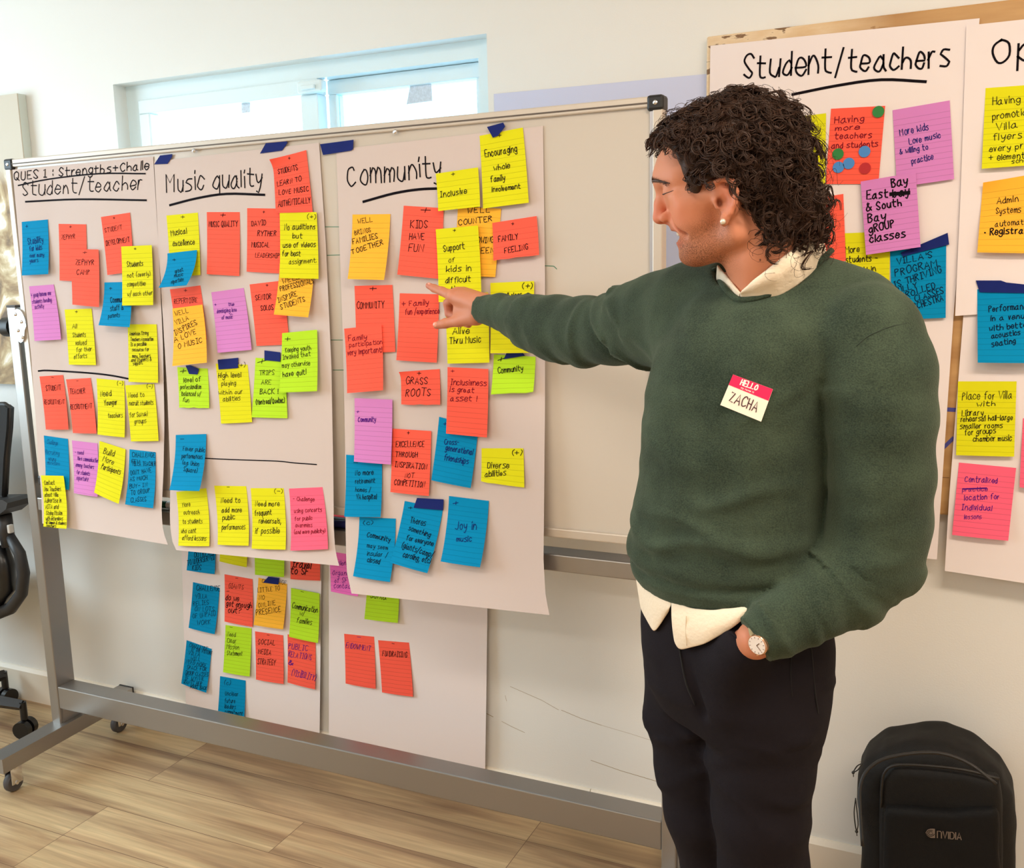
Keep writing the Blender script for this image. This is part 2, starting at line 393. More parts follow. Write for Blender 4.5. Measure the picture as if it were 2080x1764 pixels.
# markers lying on the rail
def marker(p, ang, L, r, body, capm, label):
    root = tag(empty('marker_pen', p), label, 'marker')
    d = np.array([math.cos(ang), math.sin(ang), 0]); p = np.array(p)
    MB().tube([p-d*L/2, p+d*L*.15], [r, r], 14).build('barrel', body, root, smooth=True, sharp=40)
    MB().tube([p+d*L*.15, p+d*L*.42, p+d*L*.5], [r*1.06, r*1.06, r*.7], 14).build('cap', capm, root, smooth=True, sharp=40)
WPL = mat('white_plastic', (232, 232, 228), .35)
q = at(338, 1040, 2.050)
marker((q[0]-.012, 2.050, .8982), 0.05, .13, .0105, mat('green_plastic', (20, 88, 64), .35), WPL, 'green marker pen with white cap on the rail between first two sheets')
q = at(690, 1080, 2.05)
marker((q[0], 2.042, .8982), .08, .13, .0105, mat('navy_plastic', (24, 28, 84), .35), mat('navy_plastic'), 'navy blue marker pen on the rail between second and third sheets')
marker((q[0]-.01, 2.068, .8982), -.04, .13, .0105, BLACK, BLACK, 'black marker pen on the rail behind the navy one')

# ------------------------------------------------------------------ left: painting and office chair
def painting_mat():
    M = bpy.data.materials.new('painted_canvas'); M.use_nodes = True; nt = M.node_tree; L = nt.links.new; b = nt.nodes['Principled BSDF']; b.inputs['Roughness'].default_value = .6
    tc = nt.nodes.new('ShaderNodeTexCoord'); n = nt.nodes.new('ShaderNodeTexNoise'); n.inputs['Scale'].default_value = 5.5; n.inputs['Detail'].default_value = 7; n.inputs['Distortion'].default_value = 1.4
    L(tc.outputs['Object'], n.inputs['Vector'])
    r = nt.nodes.new('ShaderNodeValToRGB'); e = r.color_ramp.elements
    e[0].position = .36; e[0].color = (*lin((96, 72, 44)), 1); e[1].position = .62; e[1].color = (*lin((222, 208, 176)), 1)
    for p, c in ((.45, (166, 136, 92)), (.52, (206, 186, 144)), (.56, (236, 228, 214))): k = e.new(p); k.color = (*lin(c), 1)
    L(n.outputs['Fac'], r.inputs['Fac'])
    sp = nt.nodes.new('ShaderNodeSeparateXYZ'); L(tc.outputs['Object'], sp.inputs[0])
    ms = nt.nodes.new('ShaderNodeMapRange'); ms.inputs['From Min'].default_value = 1.86; ms.inputs['From Max'].default_value = 1.92; L(sp.outputs['Z'], ms.inputs['Value'])
    x = nt.nodes.new('ShaderNodeMix'); x.data_type = 'RGBA'; L(ms.outputs['Result'], x.inputs[0]); L(r.outputs['Color'], x.inputs[6]); x.inputs[7].default_value = (*lin((206, 196, 178)), 1)
    L(x.outputs[2], b.inputs['Base Color']); return M
pc = tag(empty('painting', (-3.25, WY, 1.2)), 'brown and cream painted canvas on the wall behind left post', 'picture')
MB().box((-3.75, WY-.034, 1.195), (-2.80, WY-.030, 2.143)).build('canvas', painting_mat(), pc)
MB().box((-3.75, WY-.030, 1.195), (-2.80, WY-.001, 2.143)).build('stretcher_frame', mat('canvas_edge', (214, 220, 212), .6), pc)

CH = mat('chair_plastic', (40, 38, 38), .5); MESHM = mat('chair_mesh', (20, 20, 22), .8, bump=(900, .6)); CHW = mat('caster_black', (16, 15, 16), .3)
ch = tag(empty('office_chair', (-3.2, 2.0, 0)), 'black mesh-back office chair cut by the left edge of view', 'chair')
CYY = 2.10
def chp(x, y, Y=CYY): return at(x, y, Y)
def slab(name, pts, Y0, Y1, m, par, bev=.006):
    P = [chp(x, y, (Y0+Y1)/2) for x, y in pts]; mb = MB()
    mb.prism([(p[0], p[2]) for p in P], 1, Y0, Y1); o = mb.build(name, m, par)
    return o
slab('backrest', [(-230, 830), (14, 823), (22, 829), (20, 870), (14, 930), (10, 1006), (-230, 1010)], 2.085, 2.11, MESHM, ch)
mb = MB(); mb.tube([chp(-230, 828), chp(10, 822), chp(22, 829), chp(19, 860), chp(14, 930), chp(9, 1010)], .009, 10); mb.build('back_frame', CH, ch, smooth=True)
MB().box((-3.42, 1.84, .47), (-2.96, 2.27, .545), 0, .025).build('seat', MESHM, ch)
mb = MB(); mb.tube([(-3.20, 2.115, .95), (-3.20, 2.20, .80), (-3.20, 2.24, .60), (-3.20, 2.16, .45), (-3.18, 2.06, .44)], .022, 10); mb.build('back_support', CH, ch, smooth=True)
slab('armrest', [(-130, 1012), (30, 1010), (40, 1016), (37, 1028), (20, 1042), (-130, 1060)], 2.05, 2.14, CH, ch)
a_ = MB(); P = [chp(x, y) for x, y in ((8, 1045), (12, 1075), (18, 1110))]; a_.tube(P, [.024, .024, .022], 12)
ar = a_.build('arm_support', CH, ch, smooth=True)
p = chp(23, 1074, 2.07); MB().box((p[0]-.006, p[1]-.012, p[2]-.014), (p[0]+.006, p[1]+.006, p[2]+.014), 0, .003).build('button', mat('grey_button', (190, 186, 180), .4), ar)
a_ = MB(); P = [chp(x, y) for x, y in ((20, 1090), (40, 1125), (48, 1165), (44, 1205), (22, 1236), (-30, 1256), (-100, 1270))]; a_.tube(P, [.016, .019, .02, .02, .021, .022, .022], 12)
a_.build('arm_bracket', CH, ch, smooth=True)
a_ = MB(); P = [chp(x, y) for x, y in ((-4, 1110), (10, 1150), (14, 1190), (-10, 1225))]; a_.tube(P, [.03, .034, .032, .03], 12); a_.build('arm_housing', CHW, ch, smooth=True)
bc = np.array([-3.16, 2.02]); MB().cyl((bc[0], bc[1], .10), (bc[0], bc[1], .468), .028, 16).build('gas_column', CHW, ch, smooth=True, sharp=40)
for i, ang in enumerate((16, 88, 160, 232, 304)):
    d = np.array([math.cos(math.radians(ang)), math.sin(math.radians(ang))])
    e_ = bc+d*.315
    if e_[1] > 2.26: e_[1] = 2.26
    a_ = MB(); a_.tube([(*bc, .125), (*(bc*.45+e_*.55), .128), (*e_, .112)], [.030, .025, .020], 4, 0); lg = a_.build('base_leg', CH, ch)
    w_ = MB().cyl((*e_, .125), (*e_, .062), .012, 10)
    t_ = np.array([-d[1], d[0]])
    w_.tube([(*(e_-t_*.027), .0305), (*(e_-t_*.006), .0305)], .0302, 20).tube([(*(e_+t_*.006), .0305), (*(e_+t_*.027), .0305)], .0302, 20)
    w_.build('caster', CHW, lg, smooth=True, sharp=40)

# ------------------------------------------------------------------ right: old wooden board on the wall
def old_wood():
    M = bpy.data.materials.new('peeling_paint'); M.use_nodes = True; nt = M.node_tree; L = nt.links.new; b = nt.nodes['Principled BSDF']; b.inputs['Roughness'].default_value = .55
    tc = nt.nodes.new('ShaderNodeTexCoord')
    def nz(scale, det, mscale):
        m2 = nt.nodes.new('ShaderNodeMapping'); m2.inputs['Scale'].default_value = mscale; L(tc.outputs['Object'], m2.inputs['Vector'])
        n = nt.nodes.new('ShaderNodeTexNoise'); n.inputs['Scale'].default_value = scale; n.inputs['Detail'].default_value = det; L(m2.outputs['Vector'], n.inputs['Vector']); return n
    n1 = nz(11, 8, (1, 1, 3)); n2 = nz(4, 5, (.6, 1, 5)); 
    r1 = nt.nodes.new('ShaderNodeValToRGB'); e = r1.color_ramp.elements; L(n1.outputs['Fac'], r1.inputs['Fac'])
    e[0].position = .44; e[0].color = (*lin((128, 94, 62)), 1); e[1].position = .455; e[1].color = (*lin((230, 204, 168)), 1)
    k = e.new(.70); k.color = (*lin((216, 180, 134)), 1)
    r2 = nt.nodes.new('ShaderNodeValToRGB'); e = r2.color_ramp.elements; L(n2.outputs['Fac'], r2.inputs['Fac'])
    e[0].position = .35; e[0].color = (*lin((176, 130, 78)), 1); e[1].position = .65; e[1].color = (*lin((204, 160, 104)), 1)
    sp = nt.nodes.new('ShaderNodeSeparateXYZ'); L(tc.outputs['Object'], sp.inputs[0])
    ms = nt.nodes.new('ShaderNodeMapRange'); ms.inputs['From Min'].default_value = -.30; ms.inputs['From Max'].default_value = -.16; L(sp.outputs['X'], ms.inputs['Value'])
    x = nt.nodes.new('ShaderNodeMix'); x.data_type = 'RGBA'; L(ms.outputs['Result'], x.inputs[0]); L(r1.outputs['Color'], x.inputs[6]); L(r2.outputs['Color'], x.inputs[7])
    L(x.outputs[2], b.inputs['Base Color']); return M
WBY = WY-.022
wb = MB().box((-.562, WBY, .985), (1.25, WY-.001, 2.061), 0, .004)
def ink_line(mb, pts, wd, mi, Y): wall_line(mb, pts, wd, mi, Y)
ink_line(wb, [(1922, 832), (1942, 833)], .009, 1, WBY-.0006); ink_line(wb, [(1912, 914), (1938, 889)], .008, 1, WBY-.0006); ink_line(wb, [(1912, 970), (1928, 971)], .0015, 2, WBY-.0006)
tag(wb.build('wooden_board', [old_wood(), mat('blue_line', (70, 72, 150), .5), mat('brown_line', (130, 92, 54), .6)], fix=False), 'old wooden board with peeling cream paint on wall behind the person', 'board')
# ------------------------------------------------------------------ handwriting: a single-stroke alphabet, x 0-5, y 0-9, baseline 2, x-height 6, capitals 8
GLY = {
'a': '35261503122234 363342', 'b': '0802 04152534332212 ', 'c': '352616040312223', 'd': '35261503122234 3832', 'e': '04343526160403122233', 'f': '38281712 0626',
'g': '35261503122234 36312010 01', 'h': '0802 0415253432', 'i': '0602 0708', 'j': '26211000 2728', 'k': '0802 3503 1432', 'l': '0802', 'm': '0602 04162522 24364542',
'n': '0602 0416263432', 'o': '16040312223435261 6', 'p': '0600 05162634332212 03', 'q': '35261503122234 3630', 'r': '0602 041626', 's': '36160524332202', 't': '18132232 0636',
'u': '0603122234 3632', 'v': '0612 1226', 'w': '0612243246', 'x': '0632 3602', 'y': '061324 3610', 'z': '06360232',
'A': '022842 1434', 'B': '0802 0828372605 2534332202', 'C': '372818060412 2233', 'D': '0802 082836342202', 'E': '38080232 0525', 'F': '380802 0525', 'G': '37281806041222333525',
'H': '0802 3832 0535', 'I': '0828 1812 0222', 'J': '3833221203', 'K': '0802 380532', 'L': '080232', 'M': '0208254842', 'N': '02083238', 'O': '18060412223436281 8', 'P': '020828372605',
'Q': '180604122234362818 2341', 'R': '020828372605 1532', 'S': '37281807062433221203', 'T': '0848 2822', 'U': '08031222 3338', 'V': '082248', 'W': '0812253248', 'X': '0832 3802', 'Y': '0825 4825 2522', 'Z': '08380232',
'0': '180604122234362818', '1': '071812 0222', '2': '07182837350232', '3': '081837253422 02', '+': '0545 2723', '-': '0535', '(': '28160412 20', ')': '08262402 10', '/': '0139', ':': '0304 0607', '.': '0203', ',': '1200', "'": '1816',
'!': '0804 0302', '?': '07183735152 4 1312', '&': '4216172726034 2', '^': '021422', '_': '0242', '*': '0414 0515'}
def _parse(s):
    out = []
    for st in s.split():
        pts = [(int(st[i]), int(st[i+1])) for i in range(0, len(st)-1, 2)]
        if len(pts) > 1: out.append(pts)
    return out
# a few glyphs are written out as lists so that long curves stay whole
GL = {k: _parse(v) for k, v in GLY.items()}
GL['b'] = [[(0, 8), (0, 2)], [(0, 4), (1, 5.6), (2, 6), (3, 5), (3, 3), (2, 2), (1, 2), (0, 3)]]
GL['c'] = [[(3, 5), (2, 6), (1, 6), (0, 4), (0, 3), (1, 2), (2, 2), (3, 3)]]
GL['C'] = [[(3.4, 7), (2.5, 8), (1, 7.6), (0, 6), (0, 4), (1, 2.3), (2.2, 2), (3.5, 3)]]
GL['g'] = [[(3, 5), (2, 6), (1, 5.6), (0, 4), (1, 2.4), (2, 2.4), (3, 4)], [(3, 6), (3, 2), (2.4, .2), (1, -.2), (0, .8)]]
GL['y'] = [[(0, 6), (.6, 3.6), (1.6, 3.2), (3, 4.4)], [(3.2, 6), (2.4, 2), (1.4, -.2), (.2, .4)]]
GL['o'] = [[(1.6, 6), (.3, 5), (0, 3.4), (1, 2), (2.4, 2.2), (3, 4), (2.4, 5.7), (1.4, 6)]]
GL['O'] = [[(1.9, 8), (.4, 6.6), (0, 4.4), (1, 2.2), (2.4, 2.1), (3.5, 4), (3.3, 6.8), (2.3, 8), (1.6, 7.9)]]
GL['p'] = [[(0, 6), (0, -.3)], [(0, 5), (1, 6), (2.3, 6), (3, 4.5), (2.4, 2.5), (1.2, 2), (0, 3)]]
GL['U'] = [[(0, 8), (0, 4), (.6, 2.3), (2, 2), (3, 3.4), (3, 8)]]
GL['3'] = [[(0, 8), (2, 8), (3, 7), (1.4, 5.2), (3, 4), (2.4, 2.2), (0, 2)]]
GL['?'] = [[(0, 7), (1, 8), (3, 7.6), (3, 6), (1.4, 5), (1.4, 4)], [(1.4, 2.4), (1.4, 2)]]
GL['&'] = [[(4, 2), (1, 6.4), (1.4, 8), (2.4, 7.4), (0, 3.6), (.8, 2), (2.4, 2.2), (4, 4.6)]]
GL['('] = [[(1.6, 8.6), (.3, 6.6), (.2, 4), (1.5, 1.6)]]
GL[')'] = [[(0, 8.6), (1.3, 6.6), (1.4, 4), (.1, 1.6)]]
GL['/'] = [[(0, 1), (3, 9)]]
GL['Q'] = [GL['O'][0], [(2, 3.6), (4, 1.4)]]
GL['*'] = [[(0, 4.5), (.8, 4.5)], [(0, 5), (.8, 5)]]
def smooth(P, n=3):
    """Catmull-Rom through P, corners kept"""
    P = np.array(P, float); k = len(P)
    if k < 3: return P
    br = [0]
    for i in range(1, k-1):
        a = P[i]-P[i-1]; b = P[i+1]-P[i]
        c = (a@b)/(np.linalg.norm(a)*np.linalg.norm(b)+1e-9)
        if c < .08: br.append(i)
    br.append(k-1); out = []
    for s, e in zip(br[:-1], br[1:]):
        Q = P[s:e+1]
        if len(Q) == 2: out += [Q[0]]; continue
        E = np.vstack([2*Q[0]-Q[1], Q, 2*Q[-1]-Q[-2]])
        for i in range(1, len(E)-2):
            for t in np.arange(n)/n:
                out.append(.5*((2*E[i])+(E[i+1]-E[i-1])*t+(2*E[i-1]-5*E[i]+4*E[i+1]-E[i+2])*t*t+(3*E[i]-E[i-1]-3*E[i+1]+E[i+2])*t**3))
    out.append(P[-1]); return np.array(out)
def text_strokes(txt, x0, y0, x1, y1, h, slant=.10):
    """strokes of one written line in a flat frame (x right, y down); baseline (x0,y0)-(x1,y1), capital height h"""
    cur = 0; S = []
    for ch in txt:
        if ch == ' ': cur += 3.2; continue
        g = GL.get(ch) or GL.get('*')
        j = rng.normal(0, .16, 2); sc_ = 1+rng.normal(0, .05)
        wd = max(max(p[0] for p in s) for s in g)
        for s in g:
            q = np.array(s, float); q = (q-[0, 2])*sc_+[0, 2]; q += rng.normal(0, .13, q.shape); q[:, 0] += cur+j[0]; q[:, 1] += j[1]*.8
            S.append(smooth(q))
        cur += wd+1.55
    W_ = max(cur-1.55, .5)
    b = np.array([x1-x0, y1-y0], float); up = np.array([b[1], -b[0]])/(np.linalg.norm(b)+1e-9)
    if W_ <= 4.1 and len(txt) == 1: up = np.array([0, -1.0])
    out = []
    for s in S:
        u = (s[:, 0]+slant*(s[:, 1]-2))/W_; v = (s[:, 1]-2)/6*h
        out.append(np.array([x0, y0])+u[:, None]*b+v[:, None]*up)
    return out
def ribbon(mb, P, wd, mi):
    """flat ink stroke along 3D points lying on an (almost) upright sheet"""
    P = np.array(P); k = len(P)
    if k < 2: return
    d = np.zeros_like(P); d[1:-1] = P[2:]-P[:-2]; d[0] = P[1]-P[0]; d[-1] = P[-1]-P[-2]
    n = np.stack([-d[:, 2], np.zeros(k), d[:, 0]], 1); n /= np.linalg.norm(n, axis=1)[:, None]+1e-9
    t = d/(np.linalg.norm(d, axis=1)[:, None]+1e-9); P = P.copy(); P[0] -= t[0]*wd*.4; P[-1] += t[-1]*wd*.4
    n = n-(n*t).sum(1)[:, None]*t
    V = np.vstack([P-n*wd/2, P+n*wd/2])
    mb.add(V, [(i, i+1, k+i+1, k+i) for i in range(k-1)], mi)

INK = {'k': mat('black_ink', (20, 14, 20), .75, spec=.08), 'b': mat('blue_ink', (18, 34, 112), .75, spec=.08), 'n': mat('navy_ink', (10, 24, 52), .75, spec=.08), 'p': mat('purple_ink', (84, 22, 132), .75, spec=.08), 'm': mat('maroon_ink', (122, 20, 40), .75, spec=.08)}
def paper(name, color, line=.93):
    """ruled sticky note paper: thin printed lines across, header band left blank"""
    M = bpy.data.materials.new(name); M.use_nodes = True; nt = M.node_tree; L = nt.links.new; b = nt.nodes['Principled BSDF']
    b.inputs['Roughness'].default_value = .75; b.inputs['Specular IOR Level'].default_value = .10
    uv = nt.nodes.new('ShaderNodeUVMap'); uv.uv_map = 'uv'; sp = nt.nodes.new('ShaderNodeSeparateXYZ'); L(uv.outputs[0], sp.inputs[0])
    def mth(op, a, bb):
        n = nt.nodes.new('ShaderNodeMath'); n.operation = op
        for i, q in enumerate((a, bb)):
            if isinstance(q, (int, float)): n.inputs[i].default_value = q
            else: L(q, n.inputs[i])
        return n.outputs[0]
    v = sp.outputs['Y']
    fr = mth('FRACT', mth('DIVIDE', mth('SUBTRACT', v, .125), .0705), 0)
    on = mth('MULTIPLY', mth('LESS_THAN', fr, .085), mth('GREATER_THAN', v, .12))
    mx = nt.nodes.new('ShaderNodeMix'); mx.data_type = 'RGBA'; L(on, mx.inputs[0])
    c = lin(color); mx.inputs[6].default_value = (*c, 1); mx.inputs[7].default_value = (*lin([q*line*.93 for q in color]), 1)
    L(mx.outputs[2], b.inputs['Base Color']); return M
PAP = {'B': paper('blue_paper', (0, 140, 192)), 'R': paper('coral_paper', (255, 98, 78)), 'Y': paper('yellow_paper', (226, 222, 28)), 'P': paper('purple_paper', (214, 134, 200)),
       'O': paper('amber_paper', (255, 186, 58)), 'G': paper('lime_paper', (186, 230, 44)), 'K': paper('pink_paper', (255, 104, 134)), 'M': paper('magenta_paper', (255, 122, 208))}
TAPE = mat('painters_tape', (22, 36, 108), .7, spec=.15, noise=(60, .12))
SHEET_SHADED = mat('chart_paper_shaded', (212, 196, 190), .8, spec=.12)  # darker copy: shade over the whiteboard is put into the paper colour
SHEET_LIT = mat('chart_paper_lit', (240, 228, 226), .8, spec=.12)  # same paper, lighter copy for sheets outside the board's shade

class Surf:
    """upright sheet-like surface y = f(x, z); pt(px) finds the point seen at a traced position"""
    def __init__(s, f): s.f = f
    def pt(s, x, y, up=0.0):
        Y = s.f(0, 1.4)-up
        for _ in range(6):
            p = at(x, y, Y); Y = s.f(p[0], p[2])-up
        return at(x, y, Y)
def board_off(z):
    t = (1.87-z)/1.10
    return .0025 + .030*max(0, min(1, t/.85))**1.6 + .045*max(0, (t-.80)/.22)**2
SB = Surf(lambda x, z: BF-board_off(z)-.0095*max(0, min(1, (-2.38-x)/.12)))
SR = Surf(lambda x, z: WBY-.0035-.010*max(0, (1.5-z)/.5)**2)
SR2 = Surf(lambda x, z: WBY-.0065-.008*max(0, (1.9-z)/.5)**2)
SR3 = Surf(lambda x, z: WBY-.0075-.020*max(0, (1.35-z)/.5)**2)
SW = Surf(lambda x, z: WY-.018-.004*math.sin(z*7))
SL = Surf(lambda x, z: WY-.002)

def chart_sheet(name, label, surf, left, right, heads, lines=(), up=0.0, m=SHEET_SHADED, group='flip chart sheets', cat='paper sheet'):
    n = 44; mb = MB()
    def res(P):
        P = np.array(P, float); d = np.r_[0, np.cumsum(np.linalg.norm(np.diff(P, axis=0), axis=1))]; t = np.linspace(0, d[-1], n)
        return np.stack([np.interp(t, d, P[:, 0]), np.interp(t, d, P[:, 1])], 1)
    A, B = res(left), res(right); V = []; k = 26
    for i in range(n):
        for j in range(k+1):
            q = A[i]*(1-j/k)+B[i]*(j/k); V.append(surf.pt(q[0], q[1], up))
    F = [(i*(k+1)+j, i*(k+1)+j+1, (i+1)*(k+1)+j+1, (i+1)*(k+1)+j) for i in range(n-1) for j in range(k)]
    mb.add(V, F, 0)
    for h in heads:
        wd = h[6] if len(h) > 6 else .0040
        for s in text_strokes(*h[:6]): ribbon(mb, [surf.pt(x, y, up+.0006) for x, y in s], wd, 1)
    for pts, wd in lines:
        ribbon(mb, [surf.pt(x, y, up+.0006) for x, y in smooth(pts, 4)], wd, 1)
    return tag(mb.build(name, [m, INK['k']], fix=False, smooth=True), label, cat, group)

def note(surf, colr, q, label, lines, curl=.006, base=.0012, ink='k', h=None, wd=.0017, kind='sticky_note', group='sticky notes', peel=0.0, torn=False):
    """one sticky note: q its four corners tl,tr,br,bl as traced; the gummed top lies on the sheet, the foot lifts by curl"""
    q = np.array(q, float); c2 = curl if hasattr(curl, '__len__') else (curl, curl)   # lift at bottom left, bottom right
    P = [surf.pt(*q[0], base+peel), surf.pt(*q[1], base), surf.pt(*q[2], base+c2[1]), surf.pt(*q[3], base+c2[0])]
    lift = lambda u, v: base+(peel*(1-u)**2*max(0, 1-v*4)**2 if peel else 0)+(c2[0]*(1-u)+c2[1]*u)*(.25*v+.75*v*v)+(.0018*(4*u*(1-u))*v*v if max(c2) > .003 else 0)
    def S(u, v, up=0.0):
        p = (P[0]*(1-u)+P[1]*u)*(1-v)+(P[3]*(1-u)+P[2]*u)*v
        return np.array([p[0], surf.f(p[0], p[2])-lift(u, v)-up, p[2]])
    def inv(x, y):
        u = v = .5
        for _ in range(8):
            p = (q[0]*(1-u)+q[1]*u)*(1-v)+(q[3]*(1-u)+q[2]*u)*v
            du = (q[1]-q[0])*(1-v)+(q[2]-q[3])*v; dv = (q[3]-q[0])*(1-u)+(q[2]-q[1])*u
            det = du[0]*dv[1]-du[1]*dv[0]; r = np.array([x, y])-p
            u += (r[0]*dv[1]-r[1]*dv[0])/det; v += (du[0]*r[1]-du[1]*r[0])/det
        return u, v
    nu, nv = 6, 12; mb = MB()
    rag = rng.normal(0, .007, nu+1) if torn else np.zeros(nu+1)
    V = [S(u/nu, v/nv*(1+rag[u]*(v/nv)**3)) for v in range(nv+1) for u in range(nu+1)]; UV = [(u/nu, v/nv) for v in range(nv+1) for u in range(nu+1)]
    F = [(v*(nu+1)+u, v*(nu+1)+u+1, (v+1)*(nu+1)+u+1, (v+1)*(nu+1)+u) for v in range(nv) for u in range(nu)]
    hgt = np.linalg.norm(P[3]-P[0])/.168
    mb.add(V, F, 0, [(u, v*hgt) for u, v in UV])
    for ln in lines:
        t, x0, y0, x1, y1, hh = ln[:6]
        for s in text_strokes(t, x0, y0, x1, y1, hh):
            ribbon(mb, [S(*inv(x, y), .0006) for x, y in s], ln[6] if len(ln) > 6 else (wd if hh > 9.5 else wd*.8), 1)
    return tag(mb.build(kind, [PAP[colr], INK[ink]], fix=False, smooth=True), label, 'sticky note', group)

def tape(surf, pts, label, up=.003):
    P = [surf.pt(x, y, up) for x, y in pts]; k = len(P); mb = MB(); d = np.array([0, .0004, 0])
    mb.add(P+[p+d for p in P], [tuple(range(k)), tuple(range(2*k-1, k-1, -1))]+[(i, (i+1) % k, k+(i+1) % k, k+i) for i in range(k)])
    return tag(mb.build('masking_tape', TAPE), label, 'tape', 'blue tape pieces')

# ------------------------------------------------------------------ sheets on the whiteboard
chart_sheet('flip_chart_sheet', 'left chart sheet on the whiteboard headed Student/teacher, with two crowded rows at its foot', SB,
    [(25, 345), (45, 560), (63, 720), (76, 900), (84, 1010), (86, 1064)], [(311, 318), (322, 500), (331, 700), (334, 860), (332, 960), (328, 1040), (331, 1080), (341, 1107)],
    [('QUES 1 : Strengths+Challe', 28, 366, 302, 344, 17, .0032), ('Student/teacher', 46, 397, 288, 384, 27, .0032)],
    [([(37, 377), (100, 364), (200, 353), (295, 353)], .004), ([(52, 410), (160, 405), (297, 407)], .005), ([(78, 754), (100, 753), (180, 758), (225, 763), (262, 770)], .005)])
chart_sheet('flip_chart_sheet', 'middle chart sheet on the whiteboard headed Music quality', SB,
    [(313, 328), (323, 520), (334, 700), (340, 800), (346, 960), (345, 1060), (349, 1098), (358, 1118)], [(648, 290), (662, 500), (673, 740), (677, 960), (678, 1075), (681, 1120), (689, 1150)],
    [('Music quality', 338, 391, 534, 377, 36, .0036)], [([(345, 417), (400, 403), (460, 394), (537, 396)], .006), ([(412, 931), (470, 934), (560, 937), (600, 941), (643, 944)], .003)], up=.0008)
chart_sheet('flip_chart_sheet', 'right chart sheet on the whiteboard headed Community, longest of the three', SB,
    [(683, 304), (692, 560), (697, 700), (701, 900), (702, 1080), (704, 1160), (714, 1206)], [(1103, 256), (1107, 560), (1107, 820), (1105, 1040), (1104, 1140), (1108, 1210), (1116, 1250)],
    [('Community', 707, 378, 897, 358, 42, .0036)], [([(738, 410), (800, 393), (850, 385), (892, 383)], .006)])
# ------------------------------------------------------------------ sheets on the wall and on the wooden board
chart_sheet('flip_chart_sheet', 'chart sheet low on the wall under the whiteboard, left one', SW, [(364, 960), (369, 1122), (378, 1447), (380, 1500)], [(652, 990), (653, 1150), (649, 1500), (649, 1530)], [], m=SHEET_LIT)
chart_sheet('flip_chart_sheet', 'chart sheet low on the wall under the whiteboard, right one with bare lower half', SW, [(670, 1000), (668, 1163), (668, 1505), (668, 1520)], [(993, 1060), (990, 1236), (988, 1400), (985, 1588)], [], up=.001, m=SHEET_LIT)
chart_sheet('wall_poster', 'plain pale lavender sheet on wall above the whiteboard corner', SL, [(1003, 191), (1008, 420)], [(1470, 147), (1464, 620)], [], m=mat('lavender_paper', (206, 210, 236), .7), cat='paper sheet')
chart_sheet('flip_chart_sheet', 'chart sheet on the wooden board headed Student/teachers, partly behind the person', SR, [(1443, 93), (1436, 560), (1428, 1090)], [(1990, 37), (1937, 640), (1903, 1137)],
    [('Student/teachers', 1512, 158, 1924, 134, 47, .0043)], [([(1610, 192), (1700, 174), (1790, 162), (1880, 166)], .006)], m=SHEET_LIT)
chart_sheet('flip_chart_sheet', 'lower chart sheet at the right edge, hanging below the wooden board', SR3, [(1957, 640), (1942, 830), (1928, 1010), (1919, 1160)], [(2500, 600), (2500, 860), (2500, 1060), (2500, 1250)], [], m=SHEET_LIT)
chart_sheet('flip_chart_sheet', 'upper chart sheet at the right edge headed with a large O', SR2, [(1963, 52), (1951, 400), (1940, 642)], [(2500, -6), (2500, 330), (2500, 606)], [('Opport', 2014, 127, 2280, 112, 48, .0043)], up=.001, m=SHEET_LIT)
# ------------------------------------------------------------------ the notes, sheet by sheet
def N(surf, c, q, say, lines, **k):
    return note(surf, c, [(q[i], q[i+1]) for i in range(0, 8, 2)], say, lines, **k)
CN = {'B': 'blue', 'R': 'coral', 'Y': 'yellow', 'P': 'purple', 'O': 'amber', 'G': 'lime', 'K': 'pink'}
g1 = 'sticky notes on the first chart sheet'; g2 = 'sticky notes on the second chart sheet'; g3 = 'sticky notes on the third chart sheet'; g4 = 'sticky notes low on the wall'; g5 = 'sticky notes on the wooden board sheets'
# first sheet
N(SB, 'B', (44,451,97,446,98,557,44,560), 'blue note top left, reading Stability for kids over many years', [('+',51,464,56,464,9),('Stability',56,497,87,492,12),('for kids',59,510,84,507,10),('over many',60,523,89,521,8),('years',60,534,77,532,8)], ink='b', group=g1, curl=.012)
N(SB, 'R', (119,455,175,456,176,572,121,570), 'coral note reading only the first name word, under the ZEPHYR CAMP note', [('+',141,465,145,465,7),('ZEPHYR',125,486,152,485,9)], group=g1, curl=.004)
N(SB, 'R', (141,506,200,507,201,624,147,619), 'coral note reading ZEPHYR CAMP, overlapping the note behind it', [('+',168,517,176,517,8),('ZEPHYR',153,538,190,538,10),('CAMP',155,558,181,558,10)], group=g1, base=.006, curl=.010)
N(SB, 'R', (205,441,264,432,271,552,218,559), 'coral note reading STUDENT DEVELOPMENT', [('+',230,446,234,446,7),('STUDENT',213,472,248,466,9),('DEVELOPMENT',216,499,263,491,10)], group=g1, curl=.006)
N(SB, 'Y', (246,501,308,498,311,620,248,621), 'yellow note reading Students not overly competitive', [('+',272,509,277,509,7),('Students',258,542,290,540,10),('not (overly)',258,564,305,560,9),('competitive',258,582,295,580,9),('w/ each other',259,602,309,599,9)], group=g1, base=.009, curl=.010)
N(SB, 'B', (212,574,264,573,263,665,200,661), 'blue note reading Community staff and parents, foot folded out', [('+',220,590,226,590,8),('Community',222,616,258,612,11),('staff &',222,632,248,629,10),('parents',219,647,242,644,9)], ink='n', group=g1, base=.003, curl=.030)
N(SB, 'P', (59,582,109,578,124,690,70,693), 'purple note on the left sheet reading group bonding activity', [('+ group become one',63,604,103,599,8),('students bonding',65,617,104,613,8),('activity',70,628,89,625,8)], ink='p', group=g1, curl=.010)
